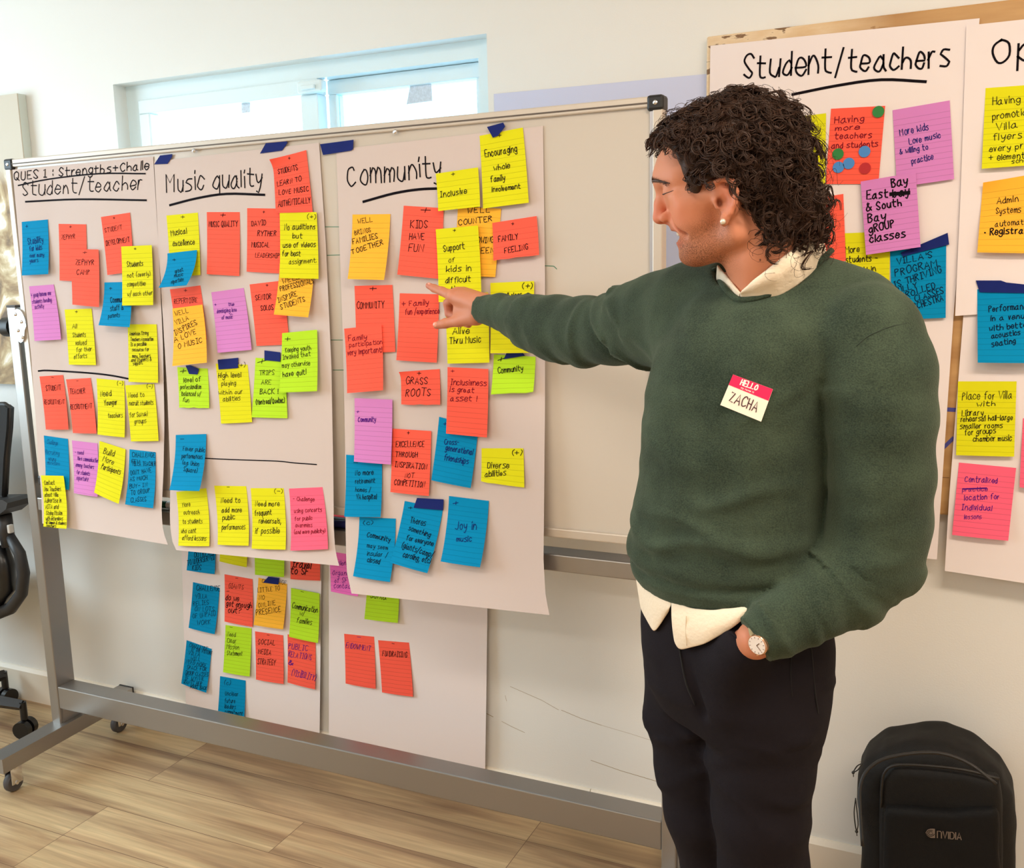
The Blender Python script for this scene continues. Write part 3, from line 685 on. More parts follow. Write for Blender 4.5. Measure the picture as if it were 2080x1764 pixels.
N(SB, 'Y', (131,629,186,627,195,742,140,741), 'yellow note reading All students valued for their efforts', [('+',153,637,158,637,7),('All',146,667,156,667,9),('Students',148,685,174,684,9),('valued',153,701,175,700,9),('for ther',156,715,186,713,9),('efforts',151,729,177,727,9)], group=g1, curl=.006)
N(SB, 'Y', (259,659,318,659,321,778,261,776), 'yellow note with small bold writing about a string teachers association', [('American String',263,682,301,680,7,.0013),('Teachers Association',265,693,311,692,7,.0013),('Is a possible',265,703,297,702,7,.0013),('resource for',268,714,302,713,7,.0013),('more Teachers',268,727,305,726,7,.0013),('and Students &',266,735,307,733,7,.0013),('support.',270,742,290,740,7,.0013)], group=g1, base=.0015, curl=.008)
N(SB, 'R', (80,765,128,762,139,873,93,873), 'coral note reading STUDENT RECRUITMENT', [('-',104,770,108,770,6),('STUDENT',93,794,123,792,10),('RECRUITMENT',89,822,130,821,9)], group=g1, curl=.010)
N(SB, 'R', (134,771,184,768,196,881,148,880), 'coral note reading TEACHER RECRUITMENT', [('-',155,777,159,777,6),('TEACHER',141,801,172,799,10),('RECRUTMENT',142,832,186,830,10)], group=g1, curl=.010)
N(SB, 'Y', (196,769,252,774,253,889,198,883), 'yellow note reading Need younger teachers', [('(-)',238,783,249,783,8),('Need',203,806,225,804,11),('Younger',211,824,237,822,10),('teachers',219,849,248,848,9)], group=g1, curl=.012)
N(SB, 'Y', (254,783,313,780,322,896,266,897), 'yellow note reading Need to recruit students for groups', [('(-)',298,789,310,789,8),('Need to',261,808,293,806,9),('recruit students',262,824,311,822,9),('for Suzuki',263,848,299,845,9),('groups',273,861,297,859,9)], group=g1, curl=.008)
N(SB, 'B', (89,885,138,892,140,996,92,985), 'faded blue note reading Challenge recruiting young musicians', [('- Challenge',90,901,117,905,9),('Recruiting',91,922,119,926,9),('young',97,936,112,938,9),('musicians',95,944,121,946,8)], ink='b', group=g1, curl=.006, wd=.0008)
N(SB, 'P', (146,895,198,901,198,1010,150,1002), 'purple note on the left sheet about more communication among teachers', [('- need',151,923,169,924,8),('More communication',156,935,198,940,8),('among teachers',152,948,189,953,8),('for students',154,963,181,967,8),('repertoire',154,975,178,978,8)], ink='p', group=g1, curl=.008)
N(SB, 'Y', (202,896,255,913,241,1024,191,1001), 'yellow note reading Build More Participants, tilted', [('Build',208,922,230,928,12),('More',206,937,228,945,11),('Participants',203,953,241,965,10)], group=g1, curl=.018, base=.003)
N(SB, 'B', (263,913,316,919,311,1033,254,1025), 'blue note with eight lines of capitals starting CHALLENGE FEW', [('CHALLENGE',268,929,314,929,9),('FEW',266,941,281,943,8),('VILLA TEACHER',267,947,315,947,9),('DONT HAVE',264,966,306,960,9),('AS MUCH',262,978,297,975,8),('BUY- IN',262,993,297,989,8),('TO GROUP',265,1007,303,1001,9),('CLASSES',266,1021,297,1018,9)], ink='n', group=g1, curl=.010)
N(SB, 'Y', (83,966,129,967,135,1075,88,1070), 'yellow note hanging past the bottom left corner of left sheet', [('Contact',89,986,110,985,9),('New Teachers',88,999,122,998,9),('about Villa',88,1010,116,1010,8),('Advertise in',88,1022,122,1022,9),('ASTA and',90,1035,116,1035,9),('String Mssion',92,1047,124,1047,8),('with interviews',92,1058,126,1058,8),('of campus & students',93,1064,133,1067,6,.0013),('Teachers',93,1070,114,1072,6,.0013)], group=g1, base=.013, curl=.010)
# second sheet
N(SB, 'Y', (338,438,402,432,407,559,346,563), 'yellow note reading Musical excellence', [('+',367,445,374,445,8),('Musical',347,479,379,474,11),('excellence',351,500,395,496,11)], group=g2, curl=.006)
N(SB, 'B', (340,515,400,508,379,580,322,585), 'blue note bent outward, reading great music repertoire', [('+',347,532,353,532,7),('great',351,556,368,551,8),('music',350,564,368,561,7),('repertoire',347,577,371,571,8)], ink='n', group=g2, base=.008, curl=.050)
N(SB, 'R', (345,588,407,580,420,690,360,695), 'coral note reading REPERTOIRE, mostly under an amber note', [('+',374,594,380,594,8),('REPERTOIRE',354,618,401,614,10,.0013)], group=g2, curl=.006)
N(SB, 'O', (350,627,411,619,420,737,350,744), 'amber note reading WELL VILLA INSPIRES A LOVE', [('WELL',355,642,382,635,9),('VILLA',356,661,382,650,9),('INSPIRES',354,682,399,659,10),('A LOVE',353,696,397,678,10),('O MUSIC',361,709,409,696,10)], group=g2, base=.009, curl=.024)
N(SB, 'R', (420,431,487,431,486,561,420,557), 'coral note reading MUSIC QUALITY', [('+',446,442,457,442,10),('MUSIC QUALITY',424,461,482,460,11)], group=g2, curl=.006)
N(SB, 'R', (502,423,572,424,572,556,501,552), 'coral note in four lines of capitals ending MUSICAL LEADERSHIP', [('+',534,434,539,434,8),('DAVID',511,459,540,457,10),('RYTHER',523,479,560,479,10),('MUSICAL',511,502,547,502,10),('LEADERSHIP',519,523,567,524,9)], group=g2, curl=.004)
N(SB, 'R', (547,324,622,305,635,431,560,433), 'coral note reading STUDENTS LEARN TO LOVE MUSIC', [('+',583,325,587,325,8),('STUDENTS',561,353,603,345,10),('LEARN TO',560,378,612,367,10),('LOVE MUSIC',565,396,627,388,10),('AUTHENTICALLY',565,420,631,412,12)], group=g2, curl=.004, base=.003, peel=.014)
N(SB, 'Y', (568,431,643,431,647,567,568,565), 'yellow note reading No auditions but use of videos', [('(+)',624,445,641,445,9),('No auditions',577,467,640,465,11),('but',594,484,613,484,10),('use of videos',574,503,640,501,10),('for best',573,520,610,520,10),('assignment.',587,537,642,533,9)], group=g2, base=.007, curl=.010)
N(SB, 'O', (568,535,638,541,626,645,556,639), 'amber note reading WELL PROFESSIONALS INSPIRE STUDENTS', [('WELL',573,577,607,567,9),('PROFESSIONALS',568,592,637,575,10),('INSPIRE',565,615,602,601,10),('STUDENTS',571,629,619,612,10)], group=g2, base=.0045, curl=.022)
N(SB, 'R', (507,578,575,570,588,700,521,703), 'coral note reading SENIOR SOLOS', [('+',540,583,545,583,7),('SENIOR',519,610,551,607,10),('SOLOS',530,631,555,629,10)], group=g2, curl=.004)
N(SB, 'P', (429,594,495,585,511,711,442,717), 'purple note on the middle sheet reading developing love of music', [('+',435,622,439,622,6),('true',464,622,475,621,7),('developing love',440,636,480,633,8),('^',467,640,472,640,6),('of music',450,649,472,647,7)], ink='p', group=g2, curl=.010)
N(SB, 'G', (573,677,644,670,644,795,567,798), 'lime note reading Keeping youth involved that may otherwise have quit', [('+',578,694,588,694,10),('Keeping youth',579,716,631,711,9),('Involved that',574,731,630,723,9),('may otherwise',572,747,629,742,9),('have quit!',574,766,622,760,10)], group=g2, base=.008, curl=.012)
N(SB, 'G', (360,746,422,749,425,829,364,828), 'short lime note reading level of professionalism balanced with fun', [('+',365,761,377,759,11),('level of',373,777,407,775,10),('professionalism',366,791,408,790,9),('balanced w/',369,804,408,805,9),('fun',371,816,384,818,9)], group=g2, torn=True, curl=.006)
N(SB, 'Y', (438,739,503,741,512,858,449,861), 'yellow note under tape reading High level playing within our abilities', [('(+)',483,747,498,746,9),('High level',444,768,489,766,10),('playing',450,784,479,782,9),('within our',443,802,492,800,9),('abilities',453,816,488,813,9)], group=g2, curl=.006)
N(SB, 'G', (519,727,577,731,584,850,511,848), 'lime note reading TRIPS ARE BACK', [('+',522,743,541,738,12),('TRIPS',526,762,557,761,9),('ARE',530,781,550,781,9),('BACK !',528,801,564,800,10),('(Montreal/Quebec)',520,822,578,818,10)], group=g2, base=.002, curl=.006)
N(SB, 'B', (357,884,419,882,405,998,344,996), 'blue note bent outward, reading Fewer public performances', [('-',366,896,373,896,7),('Fewer public',369,916,413,920,9),('performances',366,932,408,933,9),('(e.g. Union',367,944,400,949,9),('Square)',370,958,397,962,9)], ink='n', group=g2, base=.004, curl=.035)
N(SB, 'Y', (358,1000,419,992,425,1110,362,1109), 'yellow note reading More outreach to students', [('-',380,999,387,999,6),('More',370,1031,385,1029,9),('outreach',371,1046,403,1046,9),('to students',369,1065,409,1064,9),('who cant',366,1084,397,1083,9),('afford lessons',369,1097,418,1099,9)], group=g2, curl=.008)
N(SB, 'Y', (435,987,500,988,505,1109,442,1107), 'yellow note reading Need to add more public performances', [('-',460,993,466,993,6),('Need to',448,1022,486,1022,10),('add more',448,1042,489,1042,10),('public',450,1058,475,1056,10),('performances',449,1077,496,1076,10,.0014)], group=g2, curl=.008)
N(SB, 'Y', (509,992,576,992,580,1117,511,1115), 'yellow note reading Need more frequent rehearsals, if possible', [('(-)',557,1003,573,1003,9),('Need more',517,1029,566,1029,10),('frequent',516,1049,550,1047,11),('rehearsals,',524,1064,569,1064,10),('if possible',517,1085,566,1084,11)], group=g2, curl=.008)
N(SB, 'K', (587,993,655,990,666,1116,590,1119), 'pink note reading Challenge using concerts for public awareness', [('- Challenge',594,1018,637,1019,8),('using concerts',596,1043,652,1040,8),('for public',597,1059,633,1057,8),('awareness',598,1072,633,1071,8),('(and more publicity)',596,1086,659,1083,8)], ink='m', group=g2, curl=.008)
# third sheet
N(SB, 'Y', (974,276,1062,259,1074,412,981,424), 'yellow note under tape reading Encouraging whole family involvement', [('+',1011,280,1018,279,8),('Encouraging',985,319,1050,308,13),('whole',1003,346,1036,341,11),('family',997,370,1026,366,12),('involvement',1000,390,1057,383,10)], group=g3, curl=.010)
N(SB, 'Y', (885,353,971,340,975,420,890,429), 'short yellow note reading Inclusive', [('+',917,358,924,357,9),('Inclusive',895,401,948,393,11)], group=g3, base=.005, curl=.010)
N(SB, 'O', (716,436,793,435,780,569,706,567), 'amber note reading WELL BRINGS FAMILIES TOGETHER', [('WELL',726,454,756,450,9),('BRINGS',719,478,753,471,9),('FAMILIES',715,496,766,484,10),('TOGETHER',713,517,777,496,10)], group=g3, curl=.024)
N(SB, 'R', (820,418,901,423,895,567,807,558), 'coral note reading KIDS HAVE FUN', [('+',852,434,872,434,13),('KIDS',833,463,868,463,15),('HAVE',831,486,861,486,12),('FUN',829,510,859,511,14)], group=g3, curl=.010)
N(SB, 'O', (930,420,1018,424,1006,563,922,560), 'amber note in capitals starting WELL COUNTER, mostly under a yellow note', [('WELL',949,433,995,431,11),('COUNTER',931,458,999,449,11),('THE GROWING',930,495,1002,492,11),('SCREEN',948,516,1003,513,11)], group=g3, curl=.004)
N(SB, 'R', (1000,453,1090,439,1095,518,1002,529), 'short coral note reading FAMILY FEELING', [('+',1039,459,1044,459,8),('FAMILY',1013,491,1053,485,11),('FEELING',1026,515,1073,506,11)], group=g3, base=.005, curl=.008, torn=True)
N(SB, 'Y', (885,466,971,458,978,612,891,614), 'yellow note reading Support of kids in difficult times, above pointing hand', [('+',920,472,926,472,8),('Support',901,511,943,505,12),('of',911,533,922,533,9),('kids in',906,553,957,550,12),('difficult',905,575,955,572,11),('times',917,593,943,591,11)], group=g3, base=.009, curl=.014)
N(SB, 'Y', (903,598,991,594,994,737,909,739), 'yellow note reading Alive Thru Music, below the pointing hand', [('Keeps',925,640,960,638,11),('Alive',919,679,954,677,12),('Thru Music',913,699,976,695,13)], group=g3, base=.003, curl=.008)
N(SB, 'Y', (996,575,1085,571,1081,717,996,718), 'yellow note mostly behind the green sleeve', [('(+)',1061,587,1081,587,11),('Small class',1014,607,1060,603,10)], group=g3, base=.006, curl=.010)
N(SB, 'R', (720,581,797,579,803,715,724,718), 'coral note on the third sheet reading COMMUNITY with a plus', [('+',751,592,764,592,11),('COMMUNITY',725,627,780,625,13)], group=g3, curl=.004)
N(SB, 'R', (699,668,775,660,778,793,705,799), 'coral note reading Family participation very important!', [('Family',707,693,745,689,10),('participation',709,706,775,699,9),('very important!',705,722,775,715,10)], ink='m', group=g3, base=.006, curl=.014)
N(SB, 'R', (812,596,892,598,887,737,805,732), 'coral note reading Family fun/experience', [('+ Family',816,623,871,619,11),('fun /experience',823,639,892,637,11)], ink='m', group=g3, curl=.008)
N(SB, 'R', (810,756,893,750,894,822,815,822), 'short coral note reading GRASS ROOTS', [('+',845,764,853,764,9),('GRASS',823,781,867,780,13),('ROOTS',823,806,874,805,15)], group=g3, curl=.008, torn=True, peel=.008)
N(SB, 'R', (909,746,992,750,989,889,906,881), 'coral note reading Inclusivness is great asset', [('+',916,758,922,758,7),('Inclusivness',915,782,987,784,11),('is great',914,796,962,798,10),('asset !',914,815,968,815,11)], ink='m', group=g3, base=.006, curl=.010)
N(SB, 'G', (1003,720,1088,725,1083,797,997,802), 'short lime note reading Community, taped at its top', [('+',1010,738,1024,733,10),('Community',1011,759,1062,753,11)], group=g3, curl=.012, torn=True)
N(SB, 'P', (720,809,797,812,794,944,719,938), 'purple note reading Community', [('+',724,840,729,840,7),('Community',727,857,763,857,10)], ink='p', group=g3, base=.006, curl=.010)
N(SB, 'B', (703,924,776,930,773,1051,699,1050), 'blue note reading No more retirement homes', [('-',716,944,725,944,8),('No more',721,966,758,965,10),('retirement',721,983,761,981,9),('homes /',721,999,752,1000,9),('VA hospital',723,1015,764,1014,10)], ink='n', group=g3, curl=.010, base=.003)
N(SB, 'R', (797,871,876,876,871,1008,793,1000), 'coral note reading EXCELLENCE THROUGH INSPIRATION NOT COMPETITION', [('+',827,884,832,884,9),('EXCELLENCE',804,908,861,908,11),('THROUGH',803,928,847,929,10),('INSPIRATION',802,949,866,954,11),('NOT',823,971,841,971,9),('COMPETITION',801,985,862,990,11)], group=g3, base=.003, curl=.008)
N(SB, 'B', (892,847,972,868,956,992,876,976), 'blue note reading Cross-generational friendships', [('+',900,866,907,866,9),('Cross-',902,903,932,904,10),('generational',904,915,959,924,11),('friendships',901,935,950,943,11)], ink='b', group=g3, curl=.012)
N(SB, 'Y', (978,911,1063,911,1065,991,977,978), 'short yellow note reading Diverse abilities', [('(+)',1040,925,1060,925,10),('Diverse',990,951,1034,951,11),('abilities',985,969,1028,966,11)], group=g3, curl=.006, torn=True)
N(SB, 'B', (730,1051,804,1054,792,1183,717,1171), 'blue note reading Community may seem insular', [('(c)',737,1067,757,1066,8),('Community',743,1092,790,1102,10),('may seem',743,1114,785,1119,9),('insular /',743,1130,784,1134,9),('closed',744,1143,769,1147,10)], ink='n', group=g3, curl=.014)
N(SB, 'B', (822,1018,900,1034,868,1165,792,1143), 'blue note under tape listing giants, camp and caroling', [('+',829,1036,839,1036,9),('Theres',809+21,1063,862,1070,13),('something',827,1078,870,1093,10),('for everyone',823,1098,877,1111,10),('(giants/camp/',813,1113,876,1134,11),('caroling, etc)',817,1132,872,1146,11)], ink='n', group=g3, curl=.020)
N(SB, 'B', (912,1008,993,1018,975,1153,895,1141), 'blue note reading Joy in music', [('+',919,1029,931,1027,11),('Joy in',922,1078,965,1078,17),('music',925,1102,955,1102,11)], ink='b', group=g3, curl=.028)
# low on the wall
N(SW, 'B', (384,1080,437,1090,436,1167,379,1159), 'blue note on the wall reading outreach to underserved kids', [('OUTREACH',394,1133,437,1128,10),('TO UNDERSERVED',381,1149,435,1137,10),('KIDS',391,1158,409,1158,10)], ink='n', group=g4, curl=.010)
N(SW, 'Y', (446,1060,503,1068,501,1153,446,1141), 'yellow note on the wall with only its foot showing below middle sheet', [], group=g4, curl=.010)
N(SW, 'G', (513,1070,576,1080,577,1173,518,1168), 'lime note on the wall with only its foot showing, above an amber note', [], group=g4, curl=.010, base=.004)
N(SW, 'R', (587,1070,649,1080,650,1180,590,1177), 'coral note on the wall reading travel to SF', [('travel',594,1152,631,1155,13,.0028),('to SF',590,1165,626,1168,13,.0028)], group=g4, curl=.006)
N(SW, 'B', (392,1183,446,1195,436,1289,383,1276), 'blue note on the wall reading relies on lots of unpaid work', [('CHALLENGE',399,1200,446,1201,10),('VILLA',396,1217,420,1216,9),('RELIES',392,1232,424,1228,9),('ON LOTS',395,1242,434,1242,9),('OF UNPAID',391,1257,437,1251,9),('WORK',401,1270,427,1268,9)], ink='n', group=g4, curl=.012)
N(SW, 'R', (456,1167,513,1177,513,1274,456,1263), 'coral note on the wall asking do we get enough out', [('-',478,1178,483,1178,6),('GIANTS',464,1195,494,1198,9),('-',460,1204,466,1204,5),('do we',457,1219,485,1222,11,.0022),('get enough',459,1231,510,1236,11,.0022),('out?',463,1245,489,1246,11,.0022)], group=g4, curl=.006)
N(SW, 'O', (525,1174,583,1187,575,1279,515,1270), 'amber note on the wall reading LITTLE TO NO ONLINE PRESENCE', [('CHALLENGE',532,1184,581,1188,8),('LITTLE TO',523,1204,568,1200,9),('NO',525,1219,537,1218,9),('ONLINE',524,1235,559,1229,9),('PRESENCE',520,1251,570,1243,11)], group=g4, curl=.014)
N(SW, 'G', (591,1195,649,1206,646,1307,587,1294), 'lime note on the wall reading Communication with families', [('-',611,1205,617,1206,6),('Communication',592,1236,643,1246,11),('w/',608,1250,618,1251,9),('families',602,1265,632,1270,10)], group=g4, base=.005, curl=.014)
N(SW, 'B', (379,1301,430,1319,419,1408,368,1389), 'blue note on the wall with ten cramped lines about more space', [('CHALLENGE',384,1314,420,1323,8),('IN THE FUTURE',388,1322,430,1331,8),('VILLA',382,1330,405,1334,7),('WILL',387,1341,406,1343,7),('NEED MORE',377,1347,417,1357,8),('SPACE FOR',379,1360,418,1364,8),('GROUP CLASSES',376,1371,422,1375,8),('IF WYNNE',376,1382,414,1383,8),('WANTS HER',373,1389,409,1394,8),('HOUSE BACK',387,1398,419,1402,7)], ink='n', group=g4, curl=.012)
N(SW, 'G', (458,1270,511,1277,507,1375,453,1366), 'lime note on the wall reading Need clear mission statement', [('-',466,1277,472,1278,6),('Need',461,1293,478,1294,9),('Clear',461,1306,479,1307,9),('Mission',460,1318,485,1320,9),('Statement',461,1331,492,1333,9)], group=g4, curl=.010)
N(SW, 'R', (518,1283,575,1291,576,1390,520,1381), 'coral note on the wall reading SOCIAL MEDIA STRATEGY', [('-',542,1293,547,1294,6),('SOCIAL',524,1309,558,1311,10),('MEDIA',524,1329,550,1331,10),('STRATEGY',523,1349,559,1352,11)], group=g4, curl=.008)
N(SW, 'R', (584,1289,641,1303,640,1401,584,1387), 'coral note on the wall reading PUBLIC RELATIONS', [('PUBLIC',585,1318,624,1323,11),('RELATIONS',585,1334,632,1341,11),('&',586,1350,595,1352,10,.003),('(VISIBILITY)',592,1372,640,1383,12)], ink='p', group=g4, curl=.008)
N(SW, 'B', (447,1374,499,1383,495,1474,441,1465), 'blue note lowest on the wall, reading Unclear future leaders', [('(c)',455,1391,468,1392,9),('Unclear',457,1413,483,1415,9),('future',456,1428,477,1429,9),('leaders',456,1439,478,1441,9),('commitment',456,1450,493,1454,9)], ink='n', group=g4, curl=.012)
N(SW, 'M', (668,1120,730,1130,727,1212,672,1202), 'magenta note on the wall reading organization contact, foot curled', [('Challenge',672,1148,712,1150,9),('Organize',675,1169,715,1170,9),('of SF',679,1184,704,1184,9),('Contact',678,1195,716,1196,9)], ink='p', group=g4, curl=(.008, .030))
N(SW, 'K', (672,1010,740,1016,742,1062,672,1055), 'pink note seen in the gap above the marker rail', [], group=g4, curl=.004)
N(SW, 'G', (748,1150,812,1158,808,1266,740,1258), 'lime note on the wall below the right sheet, word half hidden', [('Sonia',751,1215,784,1219,12)], group=g4, curl=.012)
N(SW, 'R', (699,1288,760,1294,763,1400,702,1389), 'coral note on the wall reading ENDOWMENT', [('-',725,1297,733,1298,6),('ENDOWMENT',702,1316,752,1323,10)], ink='p', group=g4, curl=.008)
N(SW, 'R', (768,1301,831,1306,839,1416,776,1407), 'coral note on the wall reading FUNDRAISING', [('-',796,1310,801,1311,5),('FUNDRAISING',777,1333,826,1336,11)], group=g4, curl=.008)
# on the wooden board
N(SR, 'Y', (1600,240,1678,230,1676,378,1604,384), 'yellow note half hidden behind the curly hair', [], group=g5, curl=.004)
nd = N(SR, 'R', (1688,221,1798,215,1784,374,1677,374), 'coral note with six round dots reading Having more teachers and students', [('Having',1696,250,1755,246,12),('more',1697,265,1746,262,10),('teachers',1696,282,1771,279,12),('and students',1689,301,1783,297,11)], ink='m', group=g5, curl=.0015)
N(SR, 'P', (1813,224,1929,204,1938,364,1822,381), 'purple note reading More kids love music', [('More kids',1829,275,1887,263,13),('Love music',1848,293,1911,279,12),('& willing to',1828,313,1886,303,11),('practice',1853,333,1897,323,12)], ink='b', group=g5, curl=.006, wd=.0016)
N(SR, 'P', (1748,369,1860,350,1870,502,1759,518), 'purple note in thick black pen about East and South Bay group classes', [('Bay',1812,380,1845,374,17,.0028),('East bay',1762,405,1847,396,16,.0028),('_',1812,394,1846,391,8,.008),('& South',1760,429,1832,417,15,.0028),('Bay',1764,452,1800,446,17,.0028),('gROUP',1766,474,1817,461,15,.0028),('classes',1767,493,1839,481,15,.0028)], group=g5, base=.010, curl=.008)
N(SR, 'R', (1640,406,1713,394,1718,530,1650,540), 'coral note behind the white collar with a few letters showing', [('LIGHTS',1640,460,1690,452,10),('S',1673,493,1677,493,8)], ink='p', group=g5, curl=.004)
N(SR, 'Y', (1716,474,1808,470,1806,614,1722,616), 'yellow note behind the shoulder reading More students within', [('More',1717,514,1746,511,12),('students -',1718,533,1782,530,12),('within',1740,556,1779,551,11)], group=g5, curl=.004)
N(SR, 'B', (1808,511,1922,497,1921,646,1812,650), 'blue note under tape about a program thriving and fully enrolled', [('VILLA\'S',1822,538,1893,523,12),('PROGRAM',1819,561,1904,541,14),('IS THRIVING',1818,585,1912,553,13),('FULLY',1817,598,1864,583,11),('ENROLLED',1822,612,1902,584,12),('GROUP CLASSES',1813,628,1917,595,12),('ORCHESTRA',1850,632,1917,610,13)], ink='n', group=g5, curl=.006, base=.002)
N(SR2, 'Y', (2002,179,2112,171,2106,335,1994,343), 'yellow note at the right edge about promotional flyers', [('Having a',2016,213,2095,205,14),('promotional',2016,243,2110,230,13),('Villa',2024,265,2067,258,14),('flyers in',2018,285,2100,277,13),('every press',2010,308,2108,298,11),('+ elementary',2009,327,2108,319,12),('schools',2056,332,2104,327,9)], group=g5, curl=.012, wd=.0014)
N(SR2, 'O', (1997,371,2108,352,2104,515,1985,513), 'amber note at the right edge about admin systems and registration', [('Admin',2026,413,2068,409,12),('Systems',2024,434,2074,431,12),('automated',2022,460,2095,454,11),('* Registration',2000,478,2110,472,13,.0022)], group=g5, curl=.016, wd=.0014, peel=.012)
N(SR2, 'B', (1985,588,2106,582,2104,738,1986,737), 'blue note at the right edge about performances with better acoustics', [('Performances',2009,634,2102,626,12),('in a venue',2013,652,2090,646,10),('with better',2010,673,2092,664,11),('acoustics',2014,688,2073,680,10),('seating',2015,705,2064,697,11)], ink='n', group=g5, curl=.020)
N(SR3, 'Y', (1946,775,2065,775,2060,928,1942,925), 'yellow note at the right reading Place with library and rehearsal hall', [('Place for Villa',1955,812,2056,810,15,.0013),('with',1985,826,2022,824,10),('Library,',1954,845,2002,844,12),('rehearsal hall-large',1952,857,2057,853,11),('smaller rooms',1950,871,2037,869,10),('for groups',1960,884,2023,880,11),('chamber music',1977,897,2055,895,11)], group=g5, curl=.010, wd=.0014)
N(SR3, 'K', (1948,940,2064,951,2048,1099,1934,1087), 'pink note at lower right reading Centralized location for lessons', [('Centralized',1960,979,2026,982,11),('practice',1955,999,2006,998,9),('_',1954,994,2006,992,6,.003),('location for',1960,1017,2030,1014,11),('Individual',1954,1036,2015,1038,11),('lessons',1959,1055,1994,1054,9)], ink='p', group=g5, curl=.012, wd=.0014)
N(SR3, 'K', (2078,850,2190,856,2184,1006,2071,990), 'pink note cut by the right edge of the photo', [], group=g5, curl=.012)
# round dot stickers on the coral note
for (x, y, cname, lab) in ((1784, 227, 'green', 'green dot at the top right corner of the coral note'), (1702, 313, 'green', 'green dot under the words on the coral note'), (1756, 308, 'blue', 'upper right blue dot on the coral note'),
                        (1724, 332, 'blue', 'middle blue dot touching the lower left blue dot'), (1703, 340, 'blue', 'lower left blue dot on the coral note'), (1757, 342, 'red', 'red dot on the coral note')):
    c = SR.pt(x, y, .0046); mb = MB(); mb.cyl(c, c+np.array([0, .0006, 0]), .0121, 24)
    tag(mb.build('dot_sticker', mat(cname+'_dot', {'green': (30, 126, 52), 'blue': (66, 136, 206), 'red': (186, 18, 26)}[cname], .6)), lab, 'sticker', 'dot stickers on the coral note')
# tape
tape(SB, [(325, 316), (350, 313), (349, 319), (340, 333), (313, 334)], 'blue tape at the top left corner of the middle sheet')
tape(SB, [(541, 289), (582, 286), (584, 290), (573, 306), (528, 312)], 'blue tape at the top right of the middle sheet')
tape(SB, [(650, 293), (718, 284), (717, 303), (713, 306), (656, 315)], 'long blue tape at the top left corner of the right sheet')
tape(SB, [(989, 258), (1022, 249), (1026, 257), (1011, 276), (1001, 280)], 'blue tape over the note reading Encouraging', up=.005)
tape(SB, [(377, 743), (386, 742), (404, 750), (401, 761), (384, 760)], 'blue tape over the short lime level note', up=.004)
tape(SB, [(442, 731), (484, 727), (483, 748), (444, 751)], 'blue tape on the note reading High level', up=.004)
tape(SB, [(537, 712), (569, 716), (569, 735), (537, 732)], 'blue tape on the note reading TRIPS', up=.005)
tape(SB, [(847, 1012), (901, 1015), (900, 1037), (840, 1032)], 'dark blue tape over the blue giants note', up=.005)
tape(SB, [(1029, 717), (1062, 717), (1066, 723), (1023, 730)], 'blue tape on the short lime Community note', up=.004)
tape(SW, [(545, 1172), (567, 1175), (565, 1188), (534, 1184)], 'blue tape over the amber note low on the wall', up=.006)
tape(SR, [(1829, 514), (1925, 473), (1928, 497), (1834, 521)], 'blue tape above the blue note about a program', up=.005)
tape(SR2, [(1982, 570), (2033, 570), (2044, 574), (2100, 580), (2100, 596), (1990, 594)], 'blue tape above the blue note at right edge', up=.004)
# ------------------------------------------------------------------ solid modelling with distance fields (for the person and the backpack)
def surface_nets(F, org, h):
    s = F < 0; nx, ny, nz = F.shape
    cnt = np.zeros((nx-1, ny-1, nz-1), np.int8)
    for a in (0, 1):
        for b in (0, 1):
            for c in (0, 1): cnt += s[a:nx-1+a, b:ny-1+b, c:nz-1+c]
    act = (cnt > 0) & (cnt < 8); I = np.argwhere(act); idx = -np.ones(act.shape, np.int64); idx[act] = np.arange(len(I))
    acc = np.zeros((len(I), 3)); num = np.zeros(len(I))
    C = [(a, b, c) for a in (0, 1) for b in (0, 1) for c in (0, 1)]
    for p in C:
        for ax in range(3):
            if p[ax]: continue
            q = list(p); q[ax] = 1
            f0 = F[I[:, 0]+p[0], I[:, 1]+p[1], I[:, 2]+p[2]]; f1 = F[I[:, 0]+q[0], I[:, 1]+q[1], I[:, 2]+q[2]]
            m = (f0 < 0) != (f1 < 0); t = np.where(m, f0/(f0-f1+1e-20), 0)
            pt = np.array(p, float)[None, :].repeat(len(I), 0); pt[:, ax] += t
            acc[m] += pt[m]; num[m] += 1
    V = (I+acc/num[:, None])*h+np.array(org)
    Q = []
    for ax in range(3):
        sl0 = [slice(None)]*3; sl1 = [slice(None)]*3; sl0[ax] = slice(0, -1); sl1[ax] = slice(1, None)
        d = s[tuple(sl0)] != s[tuple(sl1)]
        o1, o2 = [(1, 2), (2, 0), (0, 1)][ax]
        E = np.argwhere(d); E = E[(E[:, o1] > 0) & (E[:, o2] > 0) & (E[:, o1] < F.shape[o1]-1) & (E[:, o2] < F.shape[o2]-1)]
        if not len(E): continue
        def cell(a, b):
            K = E.copy(); K[:, o1] -= a; K[:, o2] -= b; return idx[K[:, 0], K[:, 1], K[:, 2]]
        q = np.stack([cell(1, 1), cell(0, 1), cell(0, 0), cell(1, 0)], 1)
        ins = s[E[:, 0], E[:, 1], E[:, 2]]
        q[~ins] = q[~ins][:, ::-1]; Q.append(q)
    Q = np.vstack(Q); Q = Q[(Q >= 0).all(1)]
    return V, Q
